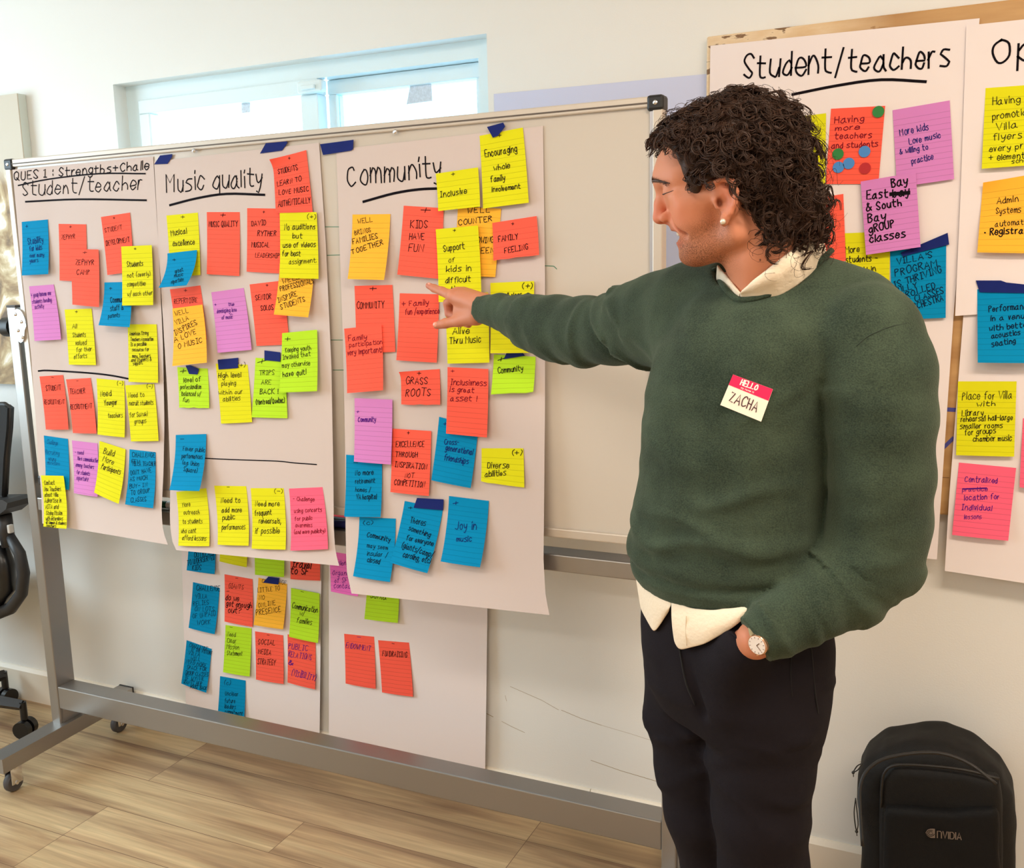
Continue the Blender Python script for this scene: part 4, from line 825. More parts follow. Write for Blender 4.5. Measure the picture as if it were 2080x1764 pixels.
def polygonize(sdf, lo, hi, h, relax=1):
    """surface of a distance field; a coarse pass finds the cells near the surface, only those are sampled finely"""
    lo = np.array(lo, float); K = 4
    nb = np.ceil((np.array(hi, float)-lo)/(h*K)).astype(int); n = nb*K
    g = np.stack(np.meshgrid(*[np.arange(k) for k in nb], indexing='ij'), -1).reshape(-1, 3)
    cen = lo+(g*K+K/2-.5)*h; dc = np.concatenate([sdf(cen[i:i+200000]) for i in range(0, len(cen), 200000)])
    near = np.abs(dc) < h*K*1.9
    B = np.empty((len(g), K, K, K), np.float32); B[:] = np.where(dc < 0, -1., 1.)[:, None, None, None]
    off = np.stack(np.meshgrid(*[np.arange(K)]*3, indexing='ij'), -1).reshape(-1, 3)
    gi = np.where(near)[0]
    for i in range(0, len(gi), 5000):
        k = gi[i:i+5000]; P = (lo+(g[k]*K)[:, None, :]*h+off[None]*h).reshape(-1, 3); B[k] = sdf(P).reshape(-1, K, K, K)
    F = B.reshape(*nb, K, K, K).transpose(0, 3, 1, 4, 2, 5).reshape(n)
    V, Q = surface_nets(F, lo, h)
    for _ in range(relax):
        S_ = np.zeros_like(V); c = np.zeros(len(V))
        for a, b in ((0, 1), (1, 2), (2, 3), (3, 0)):
            for q_, r_ in ((a, b), (b, a)):
                c += np.bincount(Q[:, q_], minlength=len(V))
                for ax in range(3): S_[:, ax] += np.bincount(Q[:, q_], weights=V[Q[:, r_], ax], minlength=len(V))
        V = V*.4+.6*S_/np.maximum(c, 1)[:, None]
    return V, Q
def mesh_np(name, V, Q, mats, parent=None, smooth_=True, colors=None, mi=None):
    me = bpy.data.meshes.new(name); V = np.asarray(V, np.float32); Q = np.asarray(Q, np.int32); k = Q.shape[1]
    me.vertices.add(len(V)); me.vertices.foreach_set('co', V.ravel())
    me.loops.add(Q.size); me.loops.foreach_set('vertex_index', Q.ravel())
    me.polygons.add(len(Q)); me.polygons.foreach_set('loop_start', np.arange(0, Q.size, k, dtype=np.int32))
    me.polygons.foreach_set('use_smooth', np.ones(len(Q), bool) if smooth_ else np.zeros(len(Q), bool))
    for mm in (mats if isinstance(mats, (list, tuple)) else [mats]): me.materials.append(mm)
    if mi is not None: me.polygons.foreach_set('material_index', np.asarray(mi, np.int32))
    me.update(calc_edges=True); me.validate()
    if colors is not None:
        ca = me.color_attributes.new('tint', 'FLOAT_COLOR', 'POINT'); ca.data.foreach_set('color', (colors if colors.shape[1] == 4 else np.c_[colors, np.ones(len(V))]).astype(np.float32).ravel())
    o = bpy.data.objects.new(name, me); COL.objects.link(o)
    if parent is not None:
        o.parent = parent; o.matrix_parent_inverse = Matrix.Translation(parent.location).inverted()
    return o
def join_np(parts):
    V = []; Q = []; n = 0
    for v, q in parts: V.append(v); Q.append(q+n); n += len(v)
    return np.vstack(V), np.vstack(Q)
def smin(a, b, k):
    h = np.clip(.5+.5*(b-a)/k, 0, 1); return b+(a-b)*h-k*h*(1-h)
def smax(a, b, k): return -smin(-a, -b, k)
def cone(p, a, b, r1, r2):
    a = np.asarray(a, float); b = np.asarray(b, float); ab = b-a
    t = np.clip((p-a)@ab/(ab@ab), 0, 1); return np.linalg.norm(p-a-t[:, None]*ab, axis=1)-(r1+(r2-r1)*t)
def ell(p, c, r):
    q = (p-np.asarray(c))/np.asarray(r); k = np.linalg.norm(q, axis=1); k2 = np.linalg.norm(q/np.asarray(r), axis=1)+1e-9
    return k*(k-1)/k2
def chain(p, pts, rad, k=.008, fold=None):
    """limb along a polyline; radius interpolated; fold(s, p, d) may push the surface in or out"""
    d = None; pts = [np.asarray(q, float) for q in pts]; best = None; S = None; s0 = 0
    for i in range(len(pts)-1):
        ab = pts[i+1]-pts[i]; L = np.linalg.norm(ab); t = np.clip((p-pts[i])@ab/(L*L), 0, 1)
        dd = np.linalg.norm(p-pts[i]-t[:, None]*ab, axis=1)-(rad[i]+(rad[i+1]-rad[i])*t); s = s0+t*L
        if d is None: d = dd; S = s
        else:
            S = np.where(dd < d, s, S); d = smin(d, dd, k)
        s0 += L
    if fold is not None: d = d-fold(S, p)
    return d
def vnoise(p, seed=0):
    """cheap smooth value noise"""
    i = np.floor(p).astype(np.int64); f = p-i; f = f*f*(3-2*f); out = 0
    for a in (0, 1):
        for b in (0, 1):
            for c in (0, 1):
                n = (i[:, 0]+a)*374761393+(i[:, 1]+b)*668265263+(i[:, 2]+c)*2147483647+seed*1013
                n = (n ^ (n >> 13))*1274126177; n = (n ^ (n >> 16)) & 0xffff
                w = (f[:, 0] if a else 1-f[:, 0])*(f[:, 1] if b else 1-f[:, 1])*(f[:, 2] if c else 1-f[:, 2]); out = out+w*n/65535.
    return out*2-1
def hits(px, sdf, up=0.0, t0=.7, t1=2.2):
    """points of a solid seen at traced positions"""
    R_ = np.array([ray(x, y) for x, y in px]); R_ /= np.linalg.norm(R_, axis=1)[:, None]; t = np.full(len(R_), t0); E_ = np.array([0, 0, EYE])
    for _ in range(90):
        d = sdf(E_+R_*t[:, None]); t = np.minimum(t+d*.75, t1)
    return E_+R_*(t-up)[:, None]

def tubes_np(C, R, n=4):
    """many strands at once: C (N,K,3) centre lines, R (N,K) radii"""
    N, K, _ = C.shape; T = np.gradient(C, axis=1); T /= np.linalg.norm(T, axis=2, keepdims=True)+1e-12
    ref = np.array([.31, .52, .79]); a = np.cross(T, ref); a /= np.linalg.norm(a, axis=2, keepdims=True)+1e-9; b = np.cross(T, a)
    q = 2*np.pi*np.arange(n)/n
    V = C[:, :, None, :]+R[:, :, None, None]*(np.cos(q)[None, None, :, None]*a[:, :, None, :]+np.sin(q)[None, None, :, None]*b[:, :, None, :])
    idx = np.arange(N*K*n).reshape(N, K, n); i0 = idx[:, :-1]; i1 = idx[:, 1:]
    Q = np.stack([i0, np.roll(i0, -1, 2), np.roll(i1, -1, 2), i1], -1).reshape(-1, 4)
    return V.reshape(-1, 3), Q
def poly_sdf(P, V):
    """signed distance to a closed 2D outline"""
    V = np.asarray(V, float); d = np.full(len(P), 1e9); s = np.ones(len(P)); k = len(V)
    for i in range(k):
        a, b = V[i], V[(i+1) % k]; e = b-a; w = P-a; t = np.clip(w@e/(e@e), 0, 1); d = np.minimum(d, ((w-t[:, None]*e)**2).sum(1))
        c1 = P[:, 1] >= a[1]; c2 = P[:, 1] < b[1]; c3 = e[0]*w[:, 1] > e[1]*w[:, 0]
        f = (c1 & c2 & c3) | (~c1 & ~c2 & ~c3); s = np.where(f, -s, s)
    return s*np.sqrt(d)
# ------------------------------------------------------------------ the person
person = tag(empty('person', (-.30, 1.50, 0)), 'standing man in dark green sweater and dark trousers pointing at the board', 'person')
A = lambda x, y, Y: at(x, y, Y)
def wool():
    M = bpy.data.materials.new('green_wool'); M.use_nodes = True; nt = M.node_tree; L = nt.links.new; b = nt.nodes['Principled BSDF']
    b.inputs['Roughness'].default_value = .92; b.inputs['Specular IOR Level'].default_value = .15
    b.inputs['Sheen Weight'].default_value = .35; b.inputs['Sheen Roughness'].default_value = .45; b.inputs['Sheen Tint'].default_value = (*lin((150, 160, 142)), 1)
    tc = nt.nodes.new('ShaderNodeTexCoord')
    n = nt.nodes.new('ShaderNodeTexNoise'); n.inputs['Scale'].default_value = 480; n.inputs['Detail'].default_value = 3; L(tc.outputs['Object'], n.inputs['Vector'])
    n2 = nt.nodes.new('ShaderNodeTexNoise'); n2.inputs['Scale'].default_value = 14; n2.inputs['Detail'].default_value = 4; L(tc.outputs['Object'], n2.inputs['Vector'])
    ad = nt.nodes.new('ShaderNodeMath'); ad.operation = 'ADD'; L(n.outputs['Fac'], ad.inputs[0]); L(n2.outputs['Fac'], ad.inputs[1])
    r = nt.nodes.new('ShaderNodeValToRGB'); r.color_ramp.elements[0].position = .35; r.color_ramp.elements[0].color = (*lin((40, 51, 42)), 1)
    r.color_ramp.elements[1].position = .66; r.color_ramp.elements[1].color = (*lin((69, 82, 66)), 1)
    h = nt.nodes.new('ShaderNodeMath'); h.operation = 'MULTIPLY'; h.inputs[1].default_value = .5; L(ad.outputs[0], h.inputs[0]); L(h.outputs[0], r.inputs['Fac']); L(r.outputs['Color'], b.inputs['Base Color'])
    bp = nt.nodes.new('ShaderNodeBump'); bp.inputs['Strength'].default_value = .5; bp.inputs['Distance'].default_value = .002; L(n.outputs['Fac'], bp.inputs['Height']); L(bp.outputs['Normal'], b.inputs['Normal'])
    return M
WOOL = wool()
DENIM = mat('dark_twill', (25, 21, 26), .85, bump=(700, .25), spec=.15, noise=(9, .12))
DENIM_ = 0
LINEN = mat('white_cotton', (238, 222, 198), .85, bump=(160, .5), spec=.2)
def skin_mat():
    M = bpy.data.materials.new('skin'); M.use_nodes = True; nt = M.node_tree; b = nt.nodes['Principled BSDF']; L = nt.links.new
    a = nt.nodes.new('ShaderNodeVertexColor'); a.layer_name = 'tint'
    tc0 = nt.nodes.new('ShaderNodeTexCoord'); ns = nt.nodes.new('ShaderNodeTexNoise'); ns.inputs['Scale'].default_value = 620; ns.inputs['Detail'].default_value = 2; L(tc0.outputs['Object'], ns.inputs['Vector'])
    mr = nt.nodes.new('ShaderNodeMapRange'); mr.inputs['From Min'].default_value = .38; mr.inputs['From Max'].default_value = .62; L(ns.outputs['Fac'], mr.inputs['Value'])
    mm = nt.nodes.new('ShaderNodeMath'); mm.operation = 'MULTIPLY'; L(mr.outputs['Result'], mm.inputs[0]); L(a.outputs['Alpha'], mm.inputs[1])
    mx = nt.nodes.new('ShaderNodeMix'); mx.data_type = 'RGBA'; L(mm.outputs[0], mx.inputs[0]); L(a.outputs['Color'], mx.inputs[6]); mx.inputs[7].default_value = (*lin((104, 62, 40)), 1)
    L(mx.outputs[2], b.inputs['Base Color'])
    b.inputs['Roughness'].default_value = .56; b.inputs['Specular IOR Level'].default_value = .4
    b.inputs['Subsurface Weight'].default_value = .12; b.inputs['Subsurface Radius'].default_value = (.012, .005, .003); b.inputs['Subsurface Scale'].default_value = 1
    tc = nt.nodes.new('ShaderNodeTexCoord'); n = nt.nodes.new('ShaderNodeTexNoise'); n.inputs['Scale'].default_value = 420; n.inputs['Detail'].default_value = 3; L(tc.outputs['Object'], n.inputs['Vector'])
    bp = nt.nodes.new('ShaderNodeBump'); bp.inputs['Strength'].default_value = .12; bp.inputs['Distance'].default_value = .001; L(n.outputs['Fac'], bp.inputs['Height']); L(bp.outputs['Normal'], b.inputs['Normal'])
    return M
SKIN = skin_mat()
SK0 = np.array(lin((204, 134, 102)))

# ---- frames: chest and pelvis axes (u to his left, w the way he faces)
def axes(deg): a = math.radians(deg); w_ = np.array([math.cos(a), math.sin(a), 0]); return np.array([-w_[1], w_[0], 0])*1.0, w_
UC, WC = axes(-104)
UP, WP = axes(-112)
if UC[0] < 0: UC = -UC
if UP[0] < 0: UP = -UP
def sections(tbl, k=.74e-3):
    """rows (y, xl, xr, Y, depth): traced width of the body at that level -> z, centre, half width, half depth"""
    out = []
    for y, xl, xr, Y, b in tbl:
        l = A(xl, y, Y); r = A(xr, y, Y); c = (l+r)/2; out.append((c[2], c[0], c[1], np.linalg.norm(r-l)/2, b))
    return np.array(sorted(out))
def sec_sdf(p, T, U, W, n=2.5, fold=None):
    z = np.clip(p[:, 2], T[0, 0], T[-1, 0]); cx, cy, a, b = (np.interp(z, T[:, 0], T[:, i]) for i in range(1, 5))
    q = np.stack([p[:, 0]-cx, p[:, 1]-cy], 1); u = np.abs(q@U[:2])/a; w_ = q@W[:2]; rho = (u**n+(np.abs(w_)/b)**n)**(1/n)
    d = (rho-1)*np.minimum(a, b)*1.0
    if fold is not None: d = d-fold(p, q@U[:2]/a, w_/b)
    dz = np.maximum(T[0, 0]-p[:, 2], p[:, 2]-T[-1, 0])
    return np.where(dz > 0, np.hypot(np.maximum(d, 0), dz), d)
TORSO = sections([(585, 1445, 1690, 1.475, .070), (620, 1392, 1730, 1.475, .092), (660, 1362, 1752, 1.475, .108), (700, 1345, 1748, 1.475, .118), (800, 1322, 1716, 1.475, .126), (900, 1314, 1702, 1.475, .124),
                  (1000, 1302, 1694, 1.48, .120), (1080, 1288, 1690, 1.485, .120), (1130, 1284, 1690, 1.49, .124), (1170, 1292, 1690, 1.49, .124), (1200, 1306, 1684, 1.49, .114), (1330, 1318, 1672, 1.49, .110)])
def gauss(x, s): return np.exp(-(x/s)**2)
def torso_fold(p, u, w_):
    z = p[:, 2]; front = np.clip(w_*1.4, 0, 1)
    f = .0
    for z0, k, amp, s, u0, us in ((1.165, -.020, .0055, .010, .15, .75), (1.205, .030, .0040, .012, .35, .55), (1.255, -.05, .0030, .014, -.4, .5), (1.135, .012, .006, .010, .25, .8), (1.30, .10, .0026, .016, .55, .4), (1.40, -.12, .0022, .016, -.5, .35), (1.12, -.03, .005, .012, -.6, .5)):
        f = f+1.35*amp*gauss(z-z0-k*u-.008*np.sin(5*u+z0*40), s)*gauss(u-u0, us)*front
    f = f+.0022*vnoise(p*np.array([14, 14, 22])+3, 3)*front+.0012*vnoise(p*45, 4)
    return f
RA = [A(1410, 648, 1.545), A(1350, 650, 1.575), A(1300, 657, 1.605), A(1250, 670, 1.64), A(1190, 673, 1.685), A(1130, 668, 1.725), A(1085, 656, 1.752), A(1050, 645, 1.775), A(1018, 634, 1.795), A(978, 626, 1.818)]
RR = [.090, .078, .068, .060, .061, .060, .052, .040, .0325, .0312]
LA = [A(1752, 690, 1.44), A(1780, 760, 1.43), A(1788, 860, 1.425), A(1790, 960, 1.43), A(1786, 1060, 1.44), A(1768, 1130, 1.44), A(1715, 1180, 1.43), A(1650, 1222, 1.40), A(1588, 1265, 1.370), A(1533, 1302, 1.346)]
LR = [.082, .075, .070, .068, .068, .067, .060, .052, .043, .0355]
rl = np.cumsum([0]+[np.linalg.norm(RA[i+1]-RA[i]) for i in range(9)]); ll = np.cumsum([0]+[np.linalg.norm(LA[i+1]-LA[i]) for i in range(9)])
def rfold(s, p):
    f = .0013*vnoise(p*30, 8)
    for s0, kz, ky, amp, w_ in ((.10, .9, .3, .007, .013), (.155, .7, -.3, .006, .011), (.20, .5, .4, -.006, .010), (.255, -.2, .3, .006, .012), (.315, .5, .2, .0045, .013), (.40, .7, .3, .0055, .012), (.455, .5, .2, .007, .010), (.485, .6, 0, -.004, .008), (.505, .3, .2, .005, .008), (.535, .2, 0, .004, .007)):
        f = f+1.05*amp*gauss(s-s0-1.3*kz*(p[:, 2]-1.45)-ky*(p[:, 1]-1.7)*.4-.010*vnoise(p*18+s0*50, 21), w_)*np.clip(.55+1.1*vnoise(p*13+s0*91, 22), 0, 1.3)
    e = rl[-1]-s; f = f+np.where(e < .040, .0006*np.sin((np.arctan2(p[:, 2]-1.47, p[:, 1]-1.8))*60), 0)
    return f
def lfold(s, p):
    f = .0014*vnoise(p*28, 9); cx = p[:, 0]+.06
    for s0, kx, amp, w_ in ((.10, .5, .003, .02), (.22, -.5, .0035, .018), (.30, -.7, .005, .013), (.335, -.5, .006, .012), (.365, -.2, .006, .012), (.40, .2, .0065, .012), (.44, .3, .006, .011), (.485, .3, .0065, .011), (.53, .3, .0065, .011), (.56, .2, .004, .009)):
        f = f+1.25*amp*gauss(s-s0-kx*cx*.6-.010*vnoise(p*18+s0*50, 23), w_)*np.clip(.6+1.0*vnoise(p*12+s0*91, 24), 0, 1.3)
    return f
RN = (RA[-1]-RA[-2])/np.linalg.norm(RA[-1]-RA[-2]); LN = (LA[-1]-LA[-2])/np.linalg.norm(LA[-1]-LA[-2])
NECK0, NECK1 = A(1545, 520, 1.47), A(1575, 640, 1.485)
HEM_C = A(1440, 1228, 1.40); HEM_N = np.array([.10, .34, -1.0]); HEM_N /= np.linalg.norm(HEM_N)
def sweater_sdf(p):
    d = sec_sdf(p, TORSO, UC, WC, 2.5, torso_fold)
    # shoulders and chest fullness
    d = smin(d, cone(p, A(1570, 600, 1.49), A(1780, 690, 1.455), .060, .066), .05)
    d = smin(d, cone(p, A(1600, 566, 1.50), A(1735, 632, 1.475), .045, .060), .03)
    d = smin(d, cone(p, A(1545, 600, 1.49), A(1420, 640, 1.53), .052, .074), .05)
    ra = chain(p, RA, RR, .02, rfold); ra = np.maximum(ra, (p-RA[-1])@RN)
    la = chain(p, LA, LR, .02, lfold); la = np.maximum(la, (p-LA[-1])@LN)
    hem = (p-HEM_C)@HEM_N
    d = d+.0050*gauss(hem+.040-.006*vnoise(p*20, 61), .0065)-.003*gauss(hem+.060, .014)
    d = smax(d, hem, .006)
    d = smin(d, ra, .035); d = smin(d, la, .004)
    # neckline
    nk = cone(p, NECK0, NECK1, .072, .066); d = smax(d, -nk, .006)
    return d
V, Q = polygonize(sweater_sdf, (-1.0, 1.24, .96), (.06, 1.90, 1.60), .0048, 1)
sw = mesh_np('sweater', V, Q, WOOL, person)
sw['label'] = 'dark green wool crew neck sweater'

# ---- trousers and shoes
PEL = sections([(1140, 1296, 1690, 1.50, .112), (1240, 1303, 1684, 1.50, .116), (1320, 1306, 1678, 1.50, .120), (1390, 1314, 1668, 1.50, .118), (1450, 1345, 1640, 1.50, .095)])
LL = [A(1570, 1340, 1.485), A(1556, 1450, 1.475), A(1547, 1550, 1.470), A(1545, 1650, 1.468), A(1551, 1764, 1.475)]
LL += [np.array([LL[-1][0]-.005, 1.50, .33]), np.array([LL[-1][0]-.01, 1.53, .10])]
LLR = [.083, .0855, .0805, .0745, .070, .066, .062]
RL = [A(1402, 1340, 1.55), A(1405, 1450, 1.545), A(1416, 1550, 1.54), A(1428, 1650, 1.535), A(1452, 1764, 1.55)]
RL += [np.array([RL[-1][0]-.015, 1.585, .33]), np.array([RL[-1][0]-.025, 1.61, .10])]
RLR = [.080, .077, .069, .063, .055, .058, .058]
def tfold(s, p):
    f = .0012*vnoise(p*26, 12)
    for s0, kx, amp, w_ in ((.06, -.3, .004, .010), (.10, .25, .0035, .009), (.135, -.4, .0045, .010), (.17, .3, .003, .010), (.21, .5, .003, .012), (.30, .5, .002, .016), (.42, .4, .004, .012), (.455, -.3, .004, .010), (.49, .3, .004, .011)):
        f = f+1.5*amp*gauss(s-s0-kx*(p[:, 0]+.28)*1.2-.012*vnoise(p*16+s0*70, 25), w_)*np.clip(.35+1.2*vnoise(p*12+s0*90, 26), 0, 1.2)*np.clip((1.56-p[:, 1])/.06, 0, 1)
    return f
LHAND = [A(1538, 1298, 1.354), A(1512, 1318, 1.372), A(1492, 1350, 1.392), A(1482, 1380, 1.402)]
PKA, PKB = A(1486, 1283, 1.36), A(1574, 1338, 1.36)
PKN = np.cross(PKB-PKA, PKA-np.array([0, 0, EYE])); PKN /= np.linalg.norm(PKN); PKN = PKN if PKN[2] > 0 else -PKN
def trouser_sdf(p):
    d = sec_sdf(p, PEL, UP, WP, 2.3, lambda p_, u, w_: .0015*vnoise(p_*30, 14))
    d = smin(d, chain(p, LL, LLR, .02, tfold), .05)
    d = smin(d, chain(p, RL, RLR, .02, tfold), .012)
    # hand in the pocket pushes the cloth out; pocket mouth
    bg_ = chain(p, [LHAND[0]+[0, .02, 0], LHAND[1]+[0, .006, 0], LHAND[2]+[0, .004, 0], LHAND[3]+[0, .004, -.04]], [.030, .036, .042, .036], .02)
    bg_ = np.maximum(bg_, (p-PKA)@PKN); d = smin(d, bg_, .018)
    # crease between the fly and the thighs
    c = cone(p, A(1388, 1330, 1.385), A(1428, 1450, 1.385), .004, .008); d = smax(d, -c, .012)
    d = np.maximum(d, .055-p[:, 2])
    return d
V, Q = polygonize(trouser_sdf, (-.56, 1.30, .03), (-.06, 1.74, 1.14), .0055, 1)
tr = mesh_np('trousers', V, Q, DENIM, person)
SHOE = mat('brown_leather', (70, 44, 30), .45)
for f0, sgn in ((LL[-1], 0), (RL[-1], 1)):
    F_ = WP if sgn == 0 else np.array([math.cos(math.radians(-128)), math.sin(math.radians(-128)), 0])
    c0 = np.array([f0[0], f0[1], 0])
    def shoe_sdf(p):
        d = cone(p, c0+[0, 0, .045]-F_*.02, c0+F_*.10+[0, 0, .036], .045, .040); d = smin(d, cone(p, c0+F_*.10+[0, 0, .034], c0+F_*.175+[0, 0, .026], .042, .030), .03)
        d = smin(d, cone(p, c0+[0, 0, .05], c0+[0, 0, .11], .044, .046), .02)
        return np.maximum(np.maximum(d, .001-p[:, 2]), p[:, 2]-.125)
    V, Q = polygonize(shoe_sdf, c0-[.26, .26, .01], c0+[.2, .2, .14], .006, 1)
    mesh_np('shoe', V, Q, SHOE, person)

# ---- head, neck and hands: local frame x forward, y to his left, z up, origin between the ears
HO = at(1490, 400, 1.42)*0+at(1490, 400, 1.42)
_f = np.array([math.cos(math.radians(190)), math.sin(math.radians(190)), 0]); _p = math.radians(12)
HL = np.cross([0, 0, 1.], _f); HF = _f*math.cos(_p)-np.array([0, 0, 1.])*math.sin(_p); HU = np.cross(HF, HL)
HM = np.stack([HF, HL, HU])           # rows: local axes in world
def tol(p): return (p-HO)@HM.T
def tow(q): return np.asarray(q, float)@HM+HO
def sym(p): q = p.copy(); q[:, 1] = np.abs(q[:, 1]); return q
def skull_sdf(q):
    s = sym(q)
    d = ell(q, (-.006, 0, .045), (.096, .073, .080))
    d = smin(d, ell(q, (.030, 0, .052), (.071, .061, .058)), .02)
    return d, s
def onplane(x, y, off):
    r = ray(x, y); E_ = np.array([0, 0, EYE]); P0 = HO+HL*off; t = ((P0-E_)@HL)/(r@HL); return tol((E_+r*t)[None])[0]
EC = onplane(1461, 412, .080)
def head_sdf(p):
    q = tol(p); d, s = skull_sdf(q)
    d = smin(d, cone(s, (.0870, .006, .046), (.064, .043, .043), .0172, .0135), .016)            # brow
    d = smin(d, ell(q, (.046, 0, -.012), (.049, .056, .056)), .02)                         # mid face
    d = smin(d, ell(s, (.050, .034, -.010), (.034, .027, .034)), .014)                     # cheek
    d = smin(d, cone(s, (.064, .046, .006), (.018, .064, .004), .014, .012), .016)            # cheekbone
    d = smin(d, ell(q, (.052, 0, -.030), (.0385, .034, .034)), .014)                       # muzzle
    d = smin(d, ell(q, (.036, 0, -.054), (.048, .047, .031)), .018)                        # under jaw
    d = smin(d, cone(s, (.064, .014, -.066), (.004, .052, -.052), .0165, .016), .016)         # mandible
    d = smin(d, cone(s, (.004, .052, -.052), (.004, .060, .0), .016, .014), .016)
    d = smin(d, ell(q, (.0690, 0, -.0665), (.0225, .022, .0165)), .009)                      # chin
    d = smax(d, -ell(s, (.1055, .033, .0265), (.019, .019, .0105)), .010)                      # eye socket
    d = smin(d, ell(s, (.0800, .032, .0265), (.0135, .0135, .0125)), .004)                     # closed, laughing eyes
    d = smin(d, cone(s, (.086, .026, .0145), (.074, .050, .016), .0062, .0055), .008)           # lower lid fold
    d = smin(d, cone(q, (.0945, 0, .036), (.1030, 0, .016), .0072, .0085), .009)               # nose
    d = smin(d, cone(q, (.1030, 0, .016), (.1082, 0, -.0025), .0082, .0098), .005)
    d = smin(d, cone(s, (.100, .0125, -.0055), (.094, .0140, -.0045), .0074, .0078), .005)        # alae
    d = smin(d, cone(q, (.104, 0, -.006), (.094, 0, -.012), .0060, .0060), .005)
    d = smax(d, -ell(s, (.1015, .0070, -.0125), (.0055, .0034, .0050)), .002)                   # nostrils
    # smile fold
    d = smax(d, -cone(s, (.0935, .0220, -.004), (.072, .0390, -.036), .0030, .0040), .007)
    # open smiling mouth
    d = smin(d, cone(s, (.0860, 0, -.0228), (.066, .028, -.0275), .0066, .0055), .006)
    d = smax(d, -ell(q, (.093, 0, -.0350), (.026, .0310, .0082)), .003)
    d = smin(d, cone(s, (.0832, 0, -.0462), (.064, .027, -.0400), .0056, .0045), .005)
    # neck and upper chest (under the clothes)
    nb = tol(np.array([NECK1]))[0]
    nk = cone(q, (-.024, 0, -.010), (-.026, 0, -.085), .0530, .0510); nk = smin(nk, cone(q, (-.026, 0, -.085), nb, .0510, .054), .02)
    d = smin(d, nk, .012)
    d = smin(d, cone(s, (.012, .016, -.085), (-.004, .012, -.125), .0145, .014), .02)             # throat
    d = smin(d, cone(s, (-.040, .050, -.020), (.006, .016, -.150), .013, .012), .020)            # neck muscle
    # ears
    se = s-np.array([.008, 0, 0])
    HX = [(.012, .073, .010), (.010, .080, .0185), (.000, .084, .0215), (-.012, .087, .014), (-.015, .087, .000), (-.011, .085, -.014), (-.002, .081, -.025), (.008, .0765, -.033)]
    e = chain(se, HX, [.003, .0035, .0038, .0040, .0040, .0036, .0036, .0050], .003)
    e = smin(e, cone(se, (.007, .0765, -.030), (.009, .0760, -.036), .0058, .0056), .004)           # lobe
    e = smin(e, chain(se, [(.004, .078, .010), (-.004, .081, .004), (-.006, .081, -.008), (.000, .078, -.018)], [.003, .0034, .0034, .003], .003), .004)
    pl_ = ell(se, (-.002, .0735, -.004), (.016, .0065, .028)); e = smin(e, pl_, .005)
    e = smin(e, cone(se, (.0145, .0745, -.004), (.0135, .0745, -.013), .0040, .0040), .004)          # tragus
    e = smax(e, -ell(se, (.0050, .0860, -.0085), (.0072, .0125, .0105)), .0025)
    d = smin(d, e, .005)
    d = smax(d, -ell(q, EC, (.0040, .0130, .0066)), .0015)
    return d
# hands
def rhand_sdf(p):
    W_ = A(985, 626, 1.815); d = cone(p, A(1040, 640, 1.785), W_, .026, .0245)
    mc = [A(922, 603, 1.850), A(931, 597, 1.866), A(942, 596, 1.882), A(955, 600, 1.893)]
    for i, m_ in enumerate(mc): d = smin(d, cone(p, W_+[0, .004*i-.006, .004], m_, .0190, (.0140, .0135, .0130, .012)[i]), .014)
    d = smin(d, cone(p, A(970, 640, 1.83), A(935, 632, 1.855), .0200, .0165), .014)                    # ball of the palm
    ix = chain(p, [mc[0], A(898, 592, 1.866), A(882, 586, 1.876), A(870.5, 580.5, 1.882)], [.0125, .0098, .0086, .0070], .004); d = smin(d, ix, .008)
    th = chain(p, [A(965, 643, 1.822), A(932, 652, 1.838), A(905, 657, 1.846), A(887, 661.5, 1.850)], [.0165, .0125, .0102, .0080], .006)
    th = smin(th, ell(p, A(896, 659, 1.848), (.0115, .008, .0088)), .004); d = smin(d, th, .012)
    fs = [([mc[1], A(909, 616, 1.892), A(912, 638, 1.893), A(930, 644, 1.882)], [.0122, .0098, .0090, .0080]),
          ([mc[2], A(918, 624, 1.910), A(922, 646, 1.906), A(940, 651, 1.892)], [.0118, .0095, .0088, .0078]),
          ([mc[3], A(934, 634, 1.916), A(938, 655, 1.906), A(952, 660, 1.888)], [.0108, .0088, .0082, .0074])]
    for pts, rr in fs: d = smin(d, chain(p, pts, rr, .003), .0045)
    for m_ in mc[:2]: d = smin(d, ell(p, m_+[0, -.006, .004], (.011, .008, .009)), .006)
    return d
def lhand_sdf(p):
    d = cone(p, A(1600, 1262, 1.375), LHAND[0], .027, .0255); d = smin(d, cone(p, LHAND[0], LHAND[1], .0255, .026), .01)
    d = smin(d, cone(p, LHAND[1], LHAND[2], .026, .030), .01)
    for i in range(4):
        b_ = LHAND[2]+UP*(i-1.5)*.019; d = smin(d, chain(p, [b_, b_+np.array([-.006, .0, -.035]), b_+np.array([-.006, .01, -.068+.008*abs(i-1)])], [.011, .0095, .008], .004), .006)
    d = smin(d, chain(p, [LHAND[1]-UP*.022, LHAND[2]-UP*.040, LHAND[2]-UP*.044+np.array([0, 0, -.03])], [.013, .011, .0085], .006), .008)
    return d
